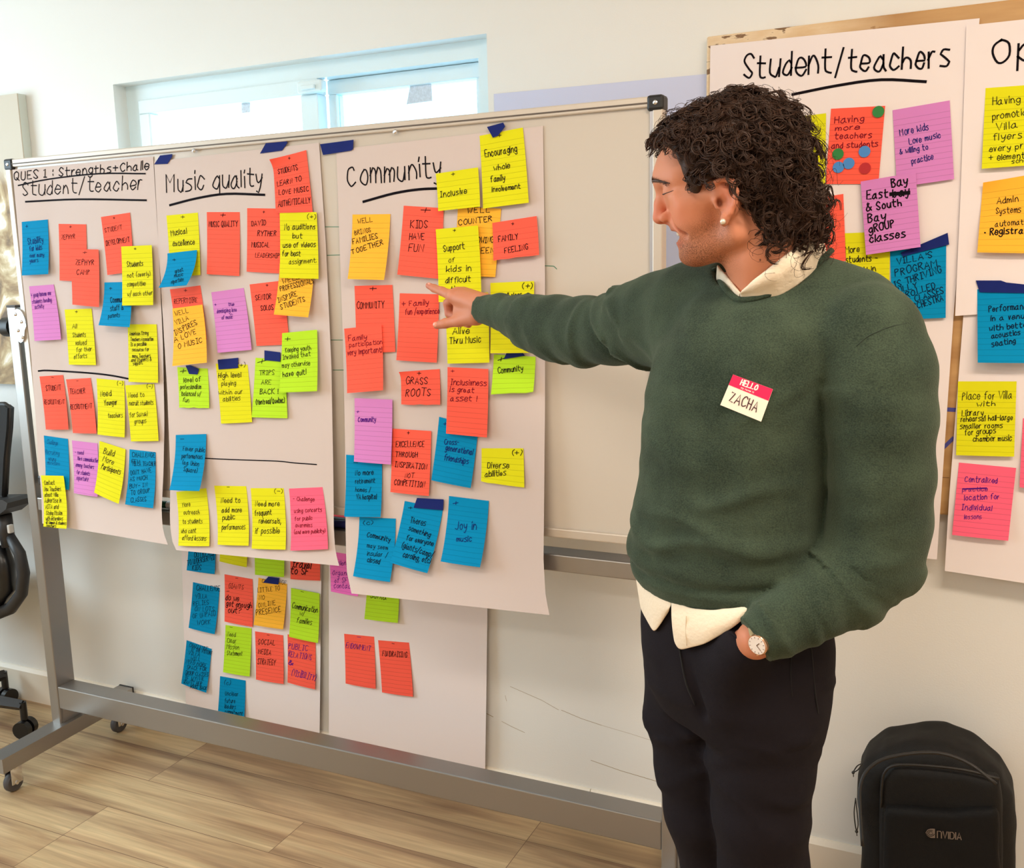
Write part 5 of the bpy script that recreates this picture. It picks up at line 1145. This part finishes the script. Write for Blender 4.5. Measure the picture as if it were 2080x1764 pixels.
def body_sdf(p):
    """head, neck, trunk, both arms and hands as one surface; the trunk and arms lie inside the clothes"""
    d = np.full(len(p), 1.0); z = p[:, 2]
    m = (z > 1.33) & (p[:, 0] > -.62); d[m] = head_sdf(p[m])
    t = sec_sdf(p, TORSO, UC, WC, 2.5)+.036
    t = smin(t, chain(p, [A(1560, 600, 1.48)]+RA[1:7:2]+[RA[8], A(1000, 628, 1.805)], [.05, .05, .04, .036, .024, .0225], .02), .03)
    t = smin(t, chain(p, [A(1600, 620, 1.48)]+LA[0:8:2]+[LA[8], LHAND[0]], [.05, .052, .045, .045, .036, .027, .0255], .02), .02)
    t = np.where(z < .98, np.maximum(t, .98-z), t); d = smin(d, t, .02)
    m = p[:, 0] < -.80; d[m] = smin(d[m], rhand_sdf(p[m]), .006)
    m = (z < 1.12) & (p[:, 0] > -.40); d[m] = smin(d[m], lhand_sdf(p[m]), .006)
    return d
HV, HQ = polygonize(body_sdf, (-1.13, 1.26, .86), (.02, 1.95, 1.80), .0022, 1)
# tint
hq = tol(HV); hs = sym(hq); C_ = np.tile(SK0, (len(HV), 1))
def mixc(mask, col, amt): 
    global C_
    m_ = np.clip(mask*amt, 0, 1)[:, None]; C_ = C_*(1-m_)+np.array(lin(col))*m_
mixc(gauss(np.linalg.norm((hs-[.104, 0, 0])/[.02, .02, .022], axis=1), 1), (214, 112, 84), .6)
mixc(gauss(np.linalg.norm((hs-[.070, .040, -.008])/[.03, .03, .025], axis=1), 1), (222, 128, 92), .5)
mixc(gauss(np.linalg.norm((hs-[.006, .085, 0])/[.02, .012, .03], axis=1), 1), (226, 128, 98), .5)
mixc(gauss(np.linalg.norm((hq-EC)/[.0042, .012, .007], axis=1), 1), (92, 36, 24), .9)  # shade inside the ear canal, put into the skin tint
jaw = np.clip((-.012-hs[:, 2]+.25*np.clip(.05-hs[:, 0], -.03, .03))/.03, 0, 1)*np.clip((hs[:, 0]-.004)/.03, 0, 1)*np.clip((.004+hs[:, 2]+.112)/.03, 0, 1)
chinm = np.clip((-.050-hs[:, 2])/.012, 0, 1)*np.clip((hs[:, 0]-.055)/.015, 0, 1)
stub = np.clip(jaw*(.62+.3*vnoise(HV*70, 6))+chinm*.35+.5*gauss(np.linalg.norm((hs-[.086, .006, -.0205])/[.012, .016, .005], axis=1), 1), 0, .85)
mixc(jaw, (160, 98, 66), .30); mixc(chinm, (168, 96, 58), .45)
mixc(gauss(np.linalg.norm((hs-[.086, .006, -.022])/[.012, .014, .005], axis=1), 1)*.8, (130, 78, 60), .6)
mixc(gauss(np.linalg.norm((hs-[.084, .006, -.027])/[.012, .02, .0035], axis=1), 1), (186, 84, 76), .8)
mixc(gauss(np.linalg.norm((hs-[.084, .006, -.0465])/[.012, .02, .006], axis=1), 1), (206, 96, 86), .9)
mixc(gauss(np.linalg.norm((hs-[.072, 0, -.0365])/[.012, .02, .006], axis=1), 1), (90, 30, 30), .9)
hd_ = HV[:, 0] < -.80
C_[hd_ | (HV[:, 2] < 1.2)] = np.array(lin((200, 128, 96)))
for t_, r_ in ((A(872, 581, 1.880), .016), (A(887, 661, 1.848), .016), (A(912, 628, 1.890), .02), (A(950, 658, 1.89), .014)):
    mixc(gauss(np.linalg.norm(HV-t_, axis=1), r_), (190, 100, 76), .55)
stub[(HV[:, 2] < 1.45) | (HV[:, 0] < -.62)] = 0
mesh_np('body', HV, HQ, SKIN, person, colors=np.c_[C_, stub])
# thumb and finger nails
NAIL = mat('nail', (226, 150, 122), .3)
for c_, d_, r_ in ((A(884.5, 659.5, 1.8425), A(887, 661.5, 1.850)-A(905, 657, 1.846), .0058), (A(871.5, 578.5, 1.8765), A(870.5, 580.5, 1.882)-A(882, 586, 1.876), .0048)):
    d_ = d_/np.linalg.norm(d_); bm = bmesh.new(); bmesh.ops.create_uvsphere(bm, u_segments=14, v_segments=8, radius=1)
    zq = Vector(d_).to_track_quat('X', 'Z').to_matrix().to_4x4()
    MB().bm(bm, 0, Matrix.Translation(c_) @ zq @ Matrix.Diagonal((r_*1.25, r_*.35, r_, 1))).build('nail', NAIL, person, smooth=True)
# teeth, lashes, brows, earring
mb = MB(); P = [tow((.0845-.0005*abs(a)**1.5*.30, a*.001, -.0315)) for a in range(-20, 21, 2)]; mb.tube(P, .0045, 8); mb.build('teeth', mat('teeth', (240, 232, 214), .3), person, smooth=True)
HAIRM = mat('hair_brown', (54, 33, 21), .5, spec=.3, noise=(40, .5))
def strand(mb, P, r, n=4): mb.tube(P, [r*(1-.75*i/(len(P)-1)) for i in range(len(P))], n, 0, cap=False)
def onhead(q, off=.0005):
    """march a local point back along +x onto the face"""
    P = tow(np.array(q, float)+[.05, 0, 0])[None]
    for _ in range(60):
        d = head_sdf(P); P = P-HF*np.clip(d-off, -.004, .004)[:, None]*.8
    return P[0]
mb = MB()
for sgn in (1, -1):
    for i in range(70):
        t = rng.random(); z = .0490-.013*t*t+rng.normal(0, .0016); base_ = onhead((.099-.026*t*t-.008*t, sgn*(.008+.040*t), z))
        d_ = HM.T @ np.array([-.35, sgn*(.55+.3*t), .35-.7*t]); d_ /= np.linalg.norm(d_)
        strand(mb, [base_, base_+d_*.004+HF*.0010, base_+d_*.008+HF*.0008], .00042, 3)
for sgn in (1, -1):
    mb.tube([onhead((.099-.026*t*t-.008*t, sgn*(.008+.042*t), (.0490-.013*t*t)), .0002) for t in np.linspace(0, 1, 11)], [.0003, .0012, .0019, .0023, .0024, .0023, .0021, .0018, .0015, .0011, .0006], 7)
mb.build('eyebrow', mat('brow_hair', (74, 46, 32), .6), person)
mb = MB()
for sgn in (1, -1):
    mb.tube([onhead((.0935-.018*t*t, sgn*(.019+.031*t), .0285-.003*t-.002*math.sin(t*3.1)), .0002) for t in np.linspace(0, 1, 9)], [.0003, .0008, .0010, .0010, .0009, .0008, .0006, .0005, .0003], 6)
mb.build('eyelashes', mat('lash', (46, 28, 22), .6), person)
MB().sphere(tow((.0180, .0835, -.0345)), .0040, 0, 16, 10).build('earring', mat('pearl', (236, 226, 206), .18, .35), person, smooth=True)
MB().sphere(tow((.0, .0, 0))*0+hits([(1544, 528)], head_sdf, 0)[0], .0012, 0, 8, 6).build('mole', mat('mole_brown', (110, 62, 44), .6), person, smooth=True)
# ------------------------------------------------------------------ curly hair
def zmin(x): return np.interp(x, [-.12, -.050, -.024, -.011, -.005, .036, .042, .054, .0575, .063, .078, .09], [-.080, -.082, -.055, -.010, .020, .016, .002, .004, .030, .066, .088, .096])
def cap_sdf(p):
    q = tol(p); d, s = skull_sdf(q); d = smin(d, ell(q, (-.050, 0, -.030), (.052, .056, .060)), .02)
    d = d-.0125-.005*vnoise(p*75, 31)-.003*vnoise(p*160, 32)
    return smax(d, (zmin(q[:, 0])+.006-q[:, 2]), .008)
CV, CQ = polygonize(cap_sdf, HO-[.17, .15, .15], HO+[.17, .15, .17], .0032, 1)
parts = [(CV, CQ)]
def scalp(nm):
    out = []; nn = []
    while len(out) < nm:
        v = rng.normal(size=3); v /= np.linalg.norm(v)
        c = np.array([-.006, 0, .035]) if rng.random() < .78 else np.array([-.040, 0, -.030])
        q = c+v*.2; 
        for _ in range(14):
            P_ = q[None]; d = min(skull_sdf(P_)[0][0], ell(P_, (-.050, 0, -.030), (.052, .056, .060))[0]); q = q-v*d*.9
        if q[2] > zmin(q[0])+.006 and (abs(q[1]) < .08):
            out.append(q); n_ = (q-np.array([-.012, 0, .030]))/np.array([.096, .073, .080])**2; nn.append(n_/np.linalg.norm(n_))
    return np.array(out), np.array(nn)
def curls(n, L0, L1, rho0, rho1, rad, K=22, spread=.5, lift=1.0, front=False):
    R0, N0 = scalp(n*(6 if front else 1))
    if front:
        k = np.argsort(-(R0[:, 0]*.8+R0[:, 2]))[:n]; R0, N0 = R0[k], N0[k]
    t = np.linspace(0, 1, K)[None, :, None]; n = len(R0)
    D = N0+rng.normal(0, spread, (n, 3)); D /= np.linalg.norm(D, axis=1)[:, None]
    T = np.cross(D, rng.normal(size=(n, 3))); T /= np.linalg.norm(T, axis=1)[:, None]; B_ = np.cross(D, T)
    L = rng.uniform(L0, L1, n)*np.where((R0[:, 0] > .022) & (R0[:, 2] < .055) & ~front, .42, 1.0)*(1+.38*vnoise(R0*32+7, 51))*(1+.30*np.clip((R0[:, 2]-.07)/.05, 0, 1))
    L = L[:, None, None]; rho = rng.uniform(rho0, rho1, n)[:, None, None]
    turns = (L*rng.uniform(30, 50, n)[:, None, None]); ph = rng.uniform(0, 6.28, n)[:, None, None]
    drop = np.array([-.25, 0, -1.0]); drop = drop/np.linalg.norm(drop)
    C = R0[:, None]+(N0[:, None]*.006)+D[:, None]*L*lift*(t-.45*t*t)*.8+drop*L*.38*t*t
    side = T+.0; C = C+side[:, None]*L*.22*t*t
    e = np.clip(t*4, 0, 1)
    C = C+rho*e*(np.cos(ph+6.28*turns*t)*T[:, None]+np.sin(ph+6.28*turns*t)*B_[:, None])
    # stay outside the skull
    f = C.reshape(-1, 3); d = skull_sdf(f)[0]; f = f+np.where(d < .004, .004-d, 0)[:, None]*np.repeat(N0, K, 0); C = f.reshape(n, K, 3)
    low = (C[:, :, 2] < zmin(C[:, :, 0])-np.where(C[:, :, 0] > .068, .020, .006)) & (C[:, :, 0] > .0)
    C = C[~low.any(1)]; n = len(C)
    return C, np.full((n, K), rad)*(1-.65*np.linspace(0, 1, K)[None]**2)
def world_c(C): s_ = C.shape; return (C.reshape(-1, 3)@HM+HO).reshape(s_)
Cm, Rm_ = curls(900, .030, .060, .0055, .0105, .00135, K=27)
allC = [Cm]; allR = [Rm_]
for k in range(4):      # each lock is a bundle of strands
    o_ = rng.normal(0, .0017, (len(Cm), 1, 3)); w_ = np.linspace(.3, 1, Cm.shape[1])[None, :, None]
    allC.append(Cm+o_*w_+.0012*np.sin(np.linspace(0, 9, Cm.shape[1])[None, :, None]+k)*rng.normal(0, .5, (len(Cm), 1, 3))); allR.append(Rm_*rng.uniform(.45, .9, (len(Cm), 1)))
parts.append(tubes_np(world_c(np.concatenate(allC)), np.concatenate(allR), 4))
Cf, Rf = curls(620, .046, .078, .006, .011, .00042, K=30, spread=.6, lift=1.1)
parts.append(tubes_np(world_c(Cf), Rf, 3))
Cf, Rf = curls(120, .044, .066, .006, .011, .00050, K=30, spread=.45, lift=1.0, front=True); parts.append(tubes_np(world_c(Cf), Rf, 3))
hv, hq_ = join_np(parts)
hair = mesh_np('hair', hv, hq_, HAIRM, person); hair['label'] = 'dark brown curly hair'

# ------------------------------------------------------------------ shirt collar, shirt tails, neckband, seams
cloth_sdf = lambda p: np.minimum(sweater_sdf(p), trouser_sdf(p))
neck_sdf = lambda p: np.minimum(sweater_sdf(p), head_sdf(p))
def strip(name, rows, nu, m, par, thick=.0018, smooth_=True, bulge=None):
    """cloth panel through rows of 3D points (each row resampled to nu points)"""
    G = []
    for P in rows:
        P = np.array(P); d = np.r_[0, np.cumsum(np.linalg.norm(np.diff(P, axis=0), axis=1))]; t = np.linspace(0, d[-1], nu)
        G.append(np.stack([np.interp(t, d, P[:, i]) for i in range(3)], 1))
    G = np.array(G); k = len(G); V = G.reshape(-1, 3)
    F = [(i*nu+j, i*nu+j+1, (i+1)*nu+j+1, (i+1)*nu+j) for i in range(k-1) for j in range(nu-1)]
    o = MB().add(V, F).build(name, m, par, smooth=smooth_)
    s_ = o.modifiers.new('thick', 'SOLIDIFY'); s_.thickness = thick; s_.offset = 0
    s_ = o.modifiers.new('soft', 'SUBSURF'); s_.levels = 1; s_.render_levels = 1
    return o
def fixhit(px, sdf, up, Yd):
    P = hits(px, sdf, up)
    for i, (x, y) in enumerate(px):
        if P[i][1] > 1.75: P[i] = A(x, y, Yd)
    return P
up_ = [(1661, 461), (1630, 485), (1598, 510), (1560, 541), (1528, 566), (1508, 589)]
lo_ = [(1678, 501), (1655, 521), (1620, 548), (1580, 575), (1540, 593), (1503, 599)]
U_ = fixhit(up_, head_sdf, .007, 1.50); L_ = fixhit(lo_, neck_sdf, .006, 1.48)
L_ = np.array([A(x, y, min(l[1], u[1]+.01)) for (x, y), l, u in zip(lo_, L_, U_)])
M_1 = (U_*.6+L_*.4)-np.array([0, .006, 0]); M_2 = (U_*.25+L_*.75)-np.array([0, .006, 0])
sh = strip('shirt_collar', [U_+[0, .010, -.012], U_, M_1, M_2, L_, L_+[0, .014, -.022]], 26, LINEN, person); sh['label'] = 'white shirt collar'
up2 = [(1458, 536), (1468, 548), (1480, 562), (1494, 580), (1505, 594)]; lo2 = [(1456, 546), (1463, 560), (1476, 577), (1492, 592), (1503, 600)]
U2 = fixhit(up2, head_sdf, .005, 1.44); L2 = fixhit(lo2, neck_sdf, .005, 1.42)
L2 = np.array([A(x, y, min(l[1], u[1]+.004)) for (x, y), l, u in zip(lo2, L2, U2)])
strip('shirt_collar', [U2+[0, .008, -.008], U2, (U2+L2)/2-[0, .004, 0], L2, L2+[-.004, .012, -.018]], 16, LINEN, person)
nb_ = [(1449, 546), (1457, 563), (1470, 582), (1486, 599), (1505, 609), (1541, 605), (1582, 589), (1624, 564), (1660, 536), (1690, 508)]
mb = MB(); P = smooth([tuple(p) for p in fixhit(nb_, sweater_sdf, .001, 1.47)], 4); mb.tube(P, .0044, 8); mb.build('neckband', WOOL, sw, smooth=True)
SEAM = mat('seam_thread', (40, 52, 42), .9)
def seam(name, px, sdf, r, m, par):
    P = smooth([tuple(p) for p in hits(px, sdf, .0002)], 4); mb = MB(); mb.tube(P, r, 6); return mb.build(name, m, par, smooth=True)
seam('armhole_seam', [(1841, 657), (1812, 663), (1785, 673), (1762, 684), (1740, 703)], sweater_sdf, .0006, SEAM, sw)
DK = mat('trouser_stitching', (13, 11, 15), .9)
seam('pocket_edge', [(1484, 1285), (1500, 1298), (1520, 1310), (1545, 1325), (1574, 1341), (1605, 1330)], trouser_sdf, .0022, DENIM, tr)
seam('seam', [(1608, 1318), (1606, 1370), (1609, 1415)], trouser_sdf, .0009, DK, tr)
seam('seam', [(1645, 1295), (1650, 1340), (1655, 1400), (1662, 1450)], trouser_sdf, .0011, DK, tr)
seam('fly', [(1378, 1300), (1384, 1340), (1394, 1390), (1412, 1432)], trouser_sdf, .0016, DK, tr)
# shirt tails below the hem
def tail(top, bot, up0, up1, label=None):
    T_ = hits(top, trouser_sdf, up0); B_ = hits(bot, trouser_sdf, up1)
    for X, S_ in ((T_, top), (B_, bot)):
        for i, s_ in enumerate(S_):
            if X[i][1] > 1.53: X[i] = A(*s_, 1.51)
    rows = [T_*(1-t)+B_*t-np.array([0, .006*math.sin(math.pi*t), 0]) for t in np.linspace(0, 1, 8)]
    o = strip('shirt_tail', rows, 18, LINEN, person, .0016)
    return o
t1 = tail([(1289, 1095), (1300, 1130), (1318, 1170), (1345, 1200), (1366, 1225)], [(1290, 1160), (1302, 1240), (1328, 1287), (1340, 1272), (1360, 1240)], .010, .010)
t1['label'] = 'white shirt tail'
tail([(1363, 1218), (1400, 1235), (1450, 1240), (1510, 1228), (1572, 1195)], [(1369, 1302), (1377, 1323), (1432, 1309), (1490, 1275), (1556, 1218)], .012, .012)
seam('placket_stitch', [(1394, 1252), (1393, 1285), (1395, 1312)], lambda p: trouser_sdf(p)-.0150, .0007, mat('placket_thread', (206, 186, 158), .9), t1)  # stitch line in a thread darker than the shirt cotton

# ------------------------------------------------------------------ wrist watch
GOLD = mat('rose_gold', (214, 170, 140), .22, .9); DIAL = mat('watch_dial', (236, 222, 212), .35)
wc = hits([(1541, 1309)], lambda p: np.minimum(lhand_sdf(p), cone(p, LHAND[0], LHAND[1], .026, .027)), .006)[0]
wr = tag(empty('watch', wc), None); wr.parent = person; wr.matrix_parent_inverse = Matrix.Translation(person.location).inverted()
vd = np.array([0, 0, EYE])-wc; vd /= np.linalg.norm(vd); ax = (LHAND[1]-LHAND[0]); ax /= np.linalg.norm(ax)
wn = vd+np.array([-.25, 0, -.20]); wn -= ax*(wn@ax)*.75; wn /= np.linalg.norm(wn)
def wpart(name, mbx, m, **k):
    o = mbx.build(name, m, wr, **k); return o
mb = MB(); mb.cyl(wc-wn*.004, wc+wn*.003, .0155, 28); mb.tube([wc+wn*.003, wc+wn*.0045], [.0155, .0146], 28); wpart('case', mb, GOLD, smooth=True, sharp=35)
mb = MB(); mb.cyl(wc+wn*.004, wc+wn*.0050, .0136, 28)
wpart('dial', mb, DIAL)
e1 = np.cross(wn, ax); e1 /= np.linalg.norm(e1); e2 = np.cross(wn, e1)
mb = MB()
for i in range(12):
    q = 2*math.pi*i/12; d_ = math.cos(q)*e1+math.sin(q)*e2; mb.tube([wc+wn*.0052+d_*.0105, wc+wn*.0052+d_*.0126], .0004, 4)
mb.tube([wc+wn*.0055, wc+wn*.0055+e1*.009], .0005, 4); mb.tube([wc+wn*.0055, wc+wn*.0055+e2*.006], .0006, 4); wpart('hands', mb, mat('dark_gold', (120, 92, 74), .4, .6))
mb = MB(); q_ = -e2*.8+e1*.6; mb.tube([wc+q_*.0150, wc+q_*.0185], .0022, 10); wpart('crown', mb, GOLD)
mb = MB()
for i in range(14):
    a0 = -2.2+i*4.4/13
sc_ = LHAND[0]+ax*((wc-LHAND[0])@ax); sr_ = np.linalg.norm(wc-sc_); sn_ = (wc-sc_)/sr_
P = [sc_+(sn_*math.cos(a_)+np.cross(ax, sn_)*math.sin(a_))*(sr_-.003) for a_ in np.linspace(-3.1, 3.1, 26)]
mb.tube(P, .0055, 8, sq=1); wpart('strap', mb, mat('khaki_strap', (166, 150, 112), .8, bump=(300, .3)), smooth=True)

# ------------------------------------------------------------------ name tag
def patch(name, quad, sdf, up, m, n=8):
    q = np.array(quad, float); uv = [(i/n, j/n) for j in range(n+1) for i in range(n+1)]
    px = [((q[0]*(1-u)+q[1]*u)*(1-v)+(q[3]*(1-u)+q[2]*u)*v) for u, v in uv]
    # flat sticker: best plane through the surface points below it
    H_ = hits(px, sdf, 0); c = H_.mean(0); n_ = np.linalg.svd(H_-c)[2][2]; n_ = n_ if n_[1] < 0 else -n_
    E_ = np.array([0, 0, EYE]); off = max(((H_-c)@n_).max(), 0)*.6+up
    def pt(x, y, e=0):
        r = ray(x, y); t = ((c+n_*(off+e)-E_)@n_)/(r@n_); return E_+r*t
    return pt, n_
pt, tn = patch('t', [(1489, 761), (1570, 791), (1546, 857), (1463, 823)], sweater_sdf, .0012, None)
mb = MB(); Q4 = [pt(1489, 761), pt(1570, 791), pt(1546, 857), pt(1463, 823)]; mb.add(Q4+[p-tn*.0006 for p in Q4], [(0, 1, 2, 3), (7, 6, 5, 4), (0, 4, 5, 1), (1, 5, 6, 2), (2, 6, 7, 3), (3, 7, 4, 0)], 0)
H4 = [pt(1489, 761, .0003), pt(1570, 791, .0003), pt(1561, 814.5, .0003), pt(1480, 782, .0003)]; mb.add(H4, [(0, 1, 2, 3)], 1)
for s in text_strokes('HELLO', 1503, 781.5, 1537, 793, 10.5): ribbon(mb, [pt(x, y, .0006) for x, y in s], .0017, 2)
for s in text_strokes('my name is', 1504.5, 789, 1530.5, 799, 3.4): ribbon(mb, [pt(x, y, .0006) for x, y in s], .0004, 2)
for s in text_strokes('ZACHA', 1480, 815, 1536, 837, 21, 0.0): ribbon(mb, [pt(x, y, .0006) for x, y in s], .0015, 3)
tag(mb.build('name_tag', [mat('tag_paper', (250, 232, 212), .6), mat('tag_pink', (224, 16, 82), .4), mat('tag_white', (255, 244, 232), .5), mat('tag_pen', (70, 36, 44), .5)], fix=False), 'white name sticker with pink HELLO header on the green sweater', 'name tag')

# ------------------------------------------------------------------ backpack
NYL = mat('black_nylon', (13, 11, 9), .7, bump=(500, .4), spec=.3, noise=(5, .2)); NYL2 = mat('black_nylon_panel', (10, 8, 7), .75, bump=(500, .4), spec=.25)
bp_ = tag(empty('backpack', (.0, 2.12, 0)), 'black backpack with a small grey logo standing against the wall', 'backpack')
def outl(px, Y): return np.array([[p[0], p[2]] for p in (A(x, y, Y) for x, y in px)])
OB = outl([(1742, 2000), (1746, 1700), (1738, 1640), (1738, 1590), (1754, 1558), (1794, 1533), (1860, 1521), (1920, 1524), (1980, 1547), (2036, 1592), (2062, 1640), (2066, 1700), (2062, 2000)], 2.08)
OB[[0, -1], 1] = .012
def pack_sdf(p):
    q = np.stack([p[:, 0], p[:, 2]], 1); d = poly_sdf(q, OB)+.045; y = np.abs(p[:, 1]-2.165)-.085+.045
    d = np.minimum(np.maximum(d, y), 0)+np.hypot(np.maximum(d, 0), np.maximum(y, 0))-.045
    return d-.003*vnoise(p*16, 41)-.0015*vnoise(p*40, 42)
V, Q = polygonize(pack_sdf, (-.24, 2.03, -.02), (.25, 2.30, .56), .005, 2); V[:, 2] = np.maximum(V[:, 2], .001); V[:, 1] = np.minimum(V[:, 1], WY-BD-.004)
mesh_np('main_compartment', V, Q, NYL, bp_)
def panel(name, px, Y0, dep, rr, m, seed, par):
    O = outl(px, Y0); O[O[:, 1] < .02, 1] = .02
    def f(p):
        q = np.stack([p[:, 0], p[:, 2]], 1); d = poly_sdf(q, O)+rr; y = np.abs(p[:, 1]-Y0)-dep+rr
        return np.minimum(np.maximum(d, y), 0)+np.hypot(np.maximum(d, 0), np.maximum(y, 0))-rr-.0025*vnoise(p*20, seed)
    V, Q = polygonize(f, (-.22, Y0-dep-.02, 0), (.22, Y0+dep+.02, .52), .005, 2)
    return mesh_np(name, V, Q, m, par)
panel('front_panel', [(1786, 2000), (1786, 1620), (1790, 1572), (1815, 1550), (1880, 1552), (1960, 1561), (2030, 1578), (2036, 1640), (2040, 2000)], 2.085, .026, .018, NYL, 43, bp_)
panel('front_pocket', [(1794, 2000), (1794, 1650), (1800, 1634), (1860, 1638), (1940, 1643), (2020, 1634), (2030, 1650), (2034, 2000)], 2.062, .022, .014, NYL2, 44, bp_)
mb = MB(); P = smooth([tuple(p) for p in hits([(1752, 1720), (1747, 1640), (1748, 1595), (1764, 1563), (1800, 1541), (1866, 1530), (1920, 1533), (1972, 1554), (2024, 1594)], pack_sdf, .0005)], 5); mb.tube(P, .0035, 6); mb.build('zipper', mat('zipper_tape', (22, 18, 14), .5), bp_, smooth=True)
mb = MB(); P = smooth([tuple(A(x, y, 2.060)) for x, y in ((1790, 1640), (1791, 1600), (1798, 1568), (1822, 1555), (1880, 1556), (1960, 1565), (2030, 1583))], 5); mb.tube(P, .0028, 6); mb.build('piping', mat('zipper_tape'), bp_, smooth=True)
CORD = mat('pull_cord', (28, 23, 16), .6)
for pts, end in (([(1752, 1551), (1742, 1556), (1736, 1564), (1733, 1570)], 1), ([(1738, 1622), (1735, 1650), (1737, 1675), (1740, 1690)], 0)):
    mb = MB(); P = [A(x, y, 2.075) for x, y in pts]; P2 = [A(x+6, y+1, 2.07) for x, y in pts]; P2[0] = P[0]; P2[-1] = P[-1]
    mb.tube(smooth([tuple(p) for p in P], 4), .0013, 6).tube(smooth([tuple(p) for p in P2], 4), .0013, 6); e_ = P[-1]; mb.sphere(e_, .0035, 0, 8, 6); mb.tube([e_, e_+[.001, 0, -.010]], .001, 5)
    mb.build('zip_pull', CORD, bp_, smooth=True)
mb = MB(); P = smooth([tuple(A(x, y, 2.20)) for x, y in ((1850, 1530), (1862, 1512), (1900, 1510), (1925, 1516), (1934, 1532))], 5)
mb.tube([p+np.array([0, .0, -.01]) for p in P], .006, 6); mb.build('grab_handle', NYL2, bp_, smooth=True)
# grey printed mark and lettering on the pocket
LOGO = mat('grey_print', (112, 96, 84), .6); YL = 2.0372
lp = lambda x, y: A(x, y, YL); mb = MB()
sqr = [lp(1895, 1684), lp(1899, 1684.5), lp(1899.5, 1703), lp(1891, 1703), lp(1884, 1699), lp(1880, 1692), lp(1884, 1686), lp(1890, 1684)]
mb.add(sqr, [tuple(range(8))], 0)
for rr, a0, a1 in ((6.2, .3, 5.2), (3.4, .2, 5.6)):
    ribbon(mb, [lp(1890.5+rr*1.25*math.cos(t), 1693+rr*math.sin(t))-np.array([0, .0008, 0]) for t in np.linspace(a0, a1, 14)], .0012, 1)
SANS = {'N': [[(0, 0), (0, 6), (3, 6), (4, 5), (4, 0)]], 'V': [[(0, 6), (2, 0), (4, 6)]], 'I': [[(0, 0), (0, 6)]], 'D': [[(0, 0), (0, 6), (2.6, 6), (4, 4.4), (4, 1.6), (2.6, 0), (0, 0)]], 'A': [[(0, 0), (2, 6), (4, 0)], [(1.2, 1.6), (2.8, 1.6)]]}
x_ = 0
for ch in 'NVIDIA':
    for s in SANS[ch]: ribbon(mb, [lp(1904+(x_+a)*57/27.6, 1702.5+(x_+a)*.17-b*13.5/6) for a, b in s], .0021, 0)
    x_ += (0 if ch == 'I' else 4)+1.5
mb.build('logo_print', [LOGO, NYL2], bp_, fix=False)
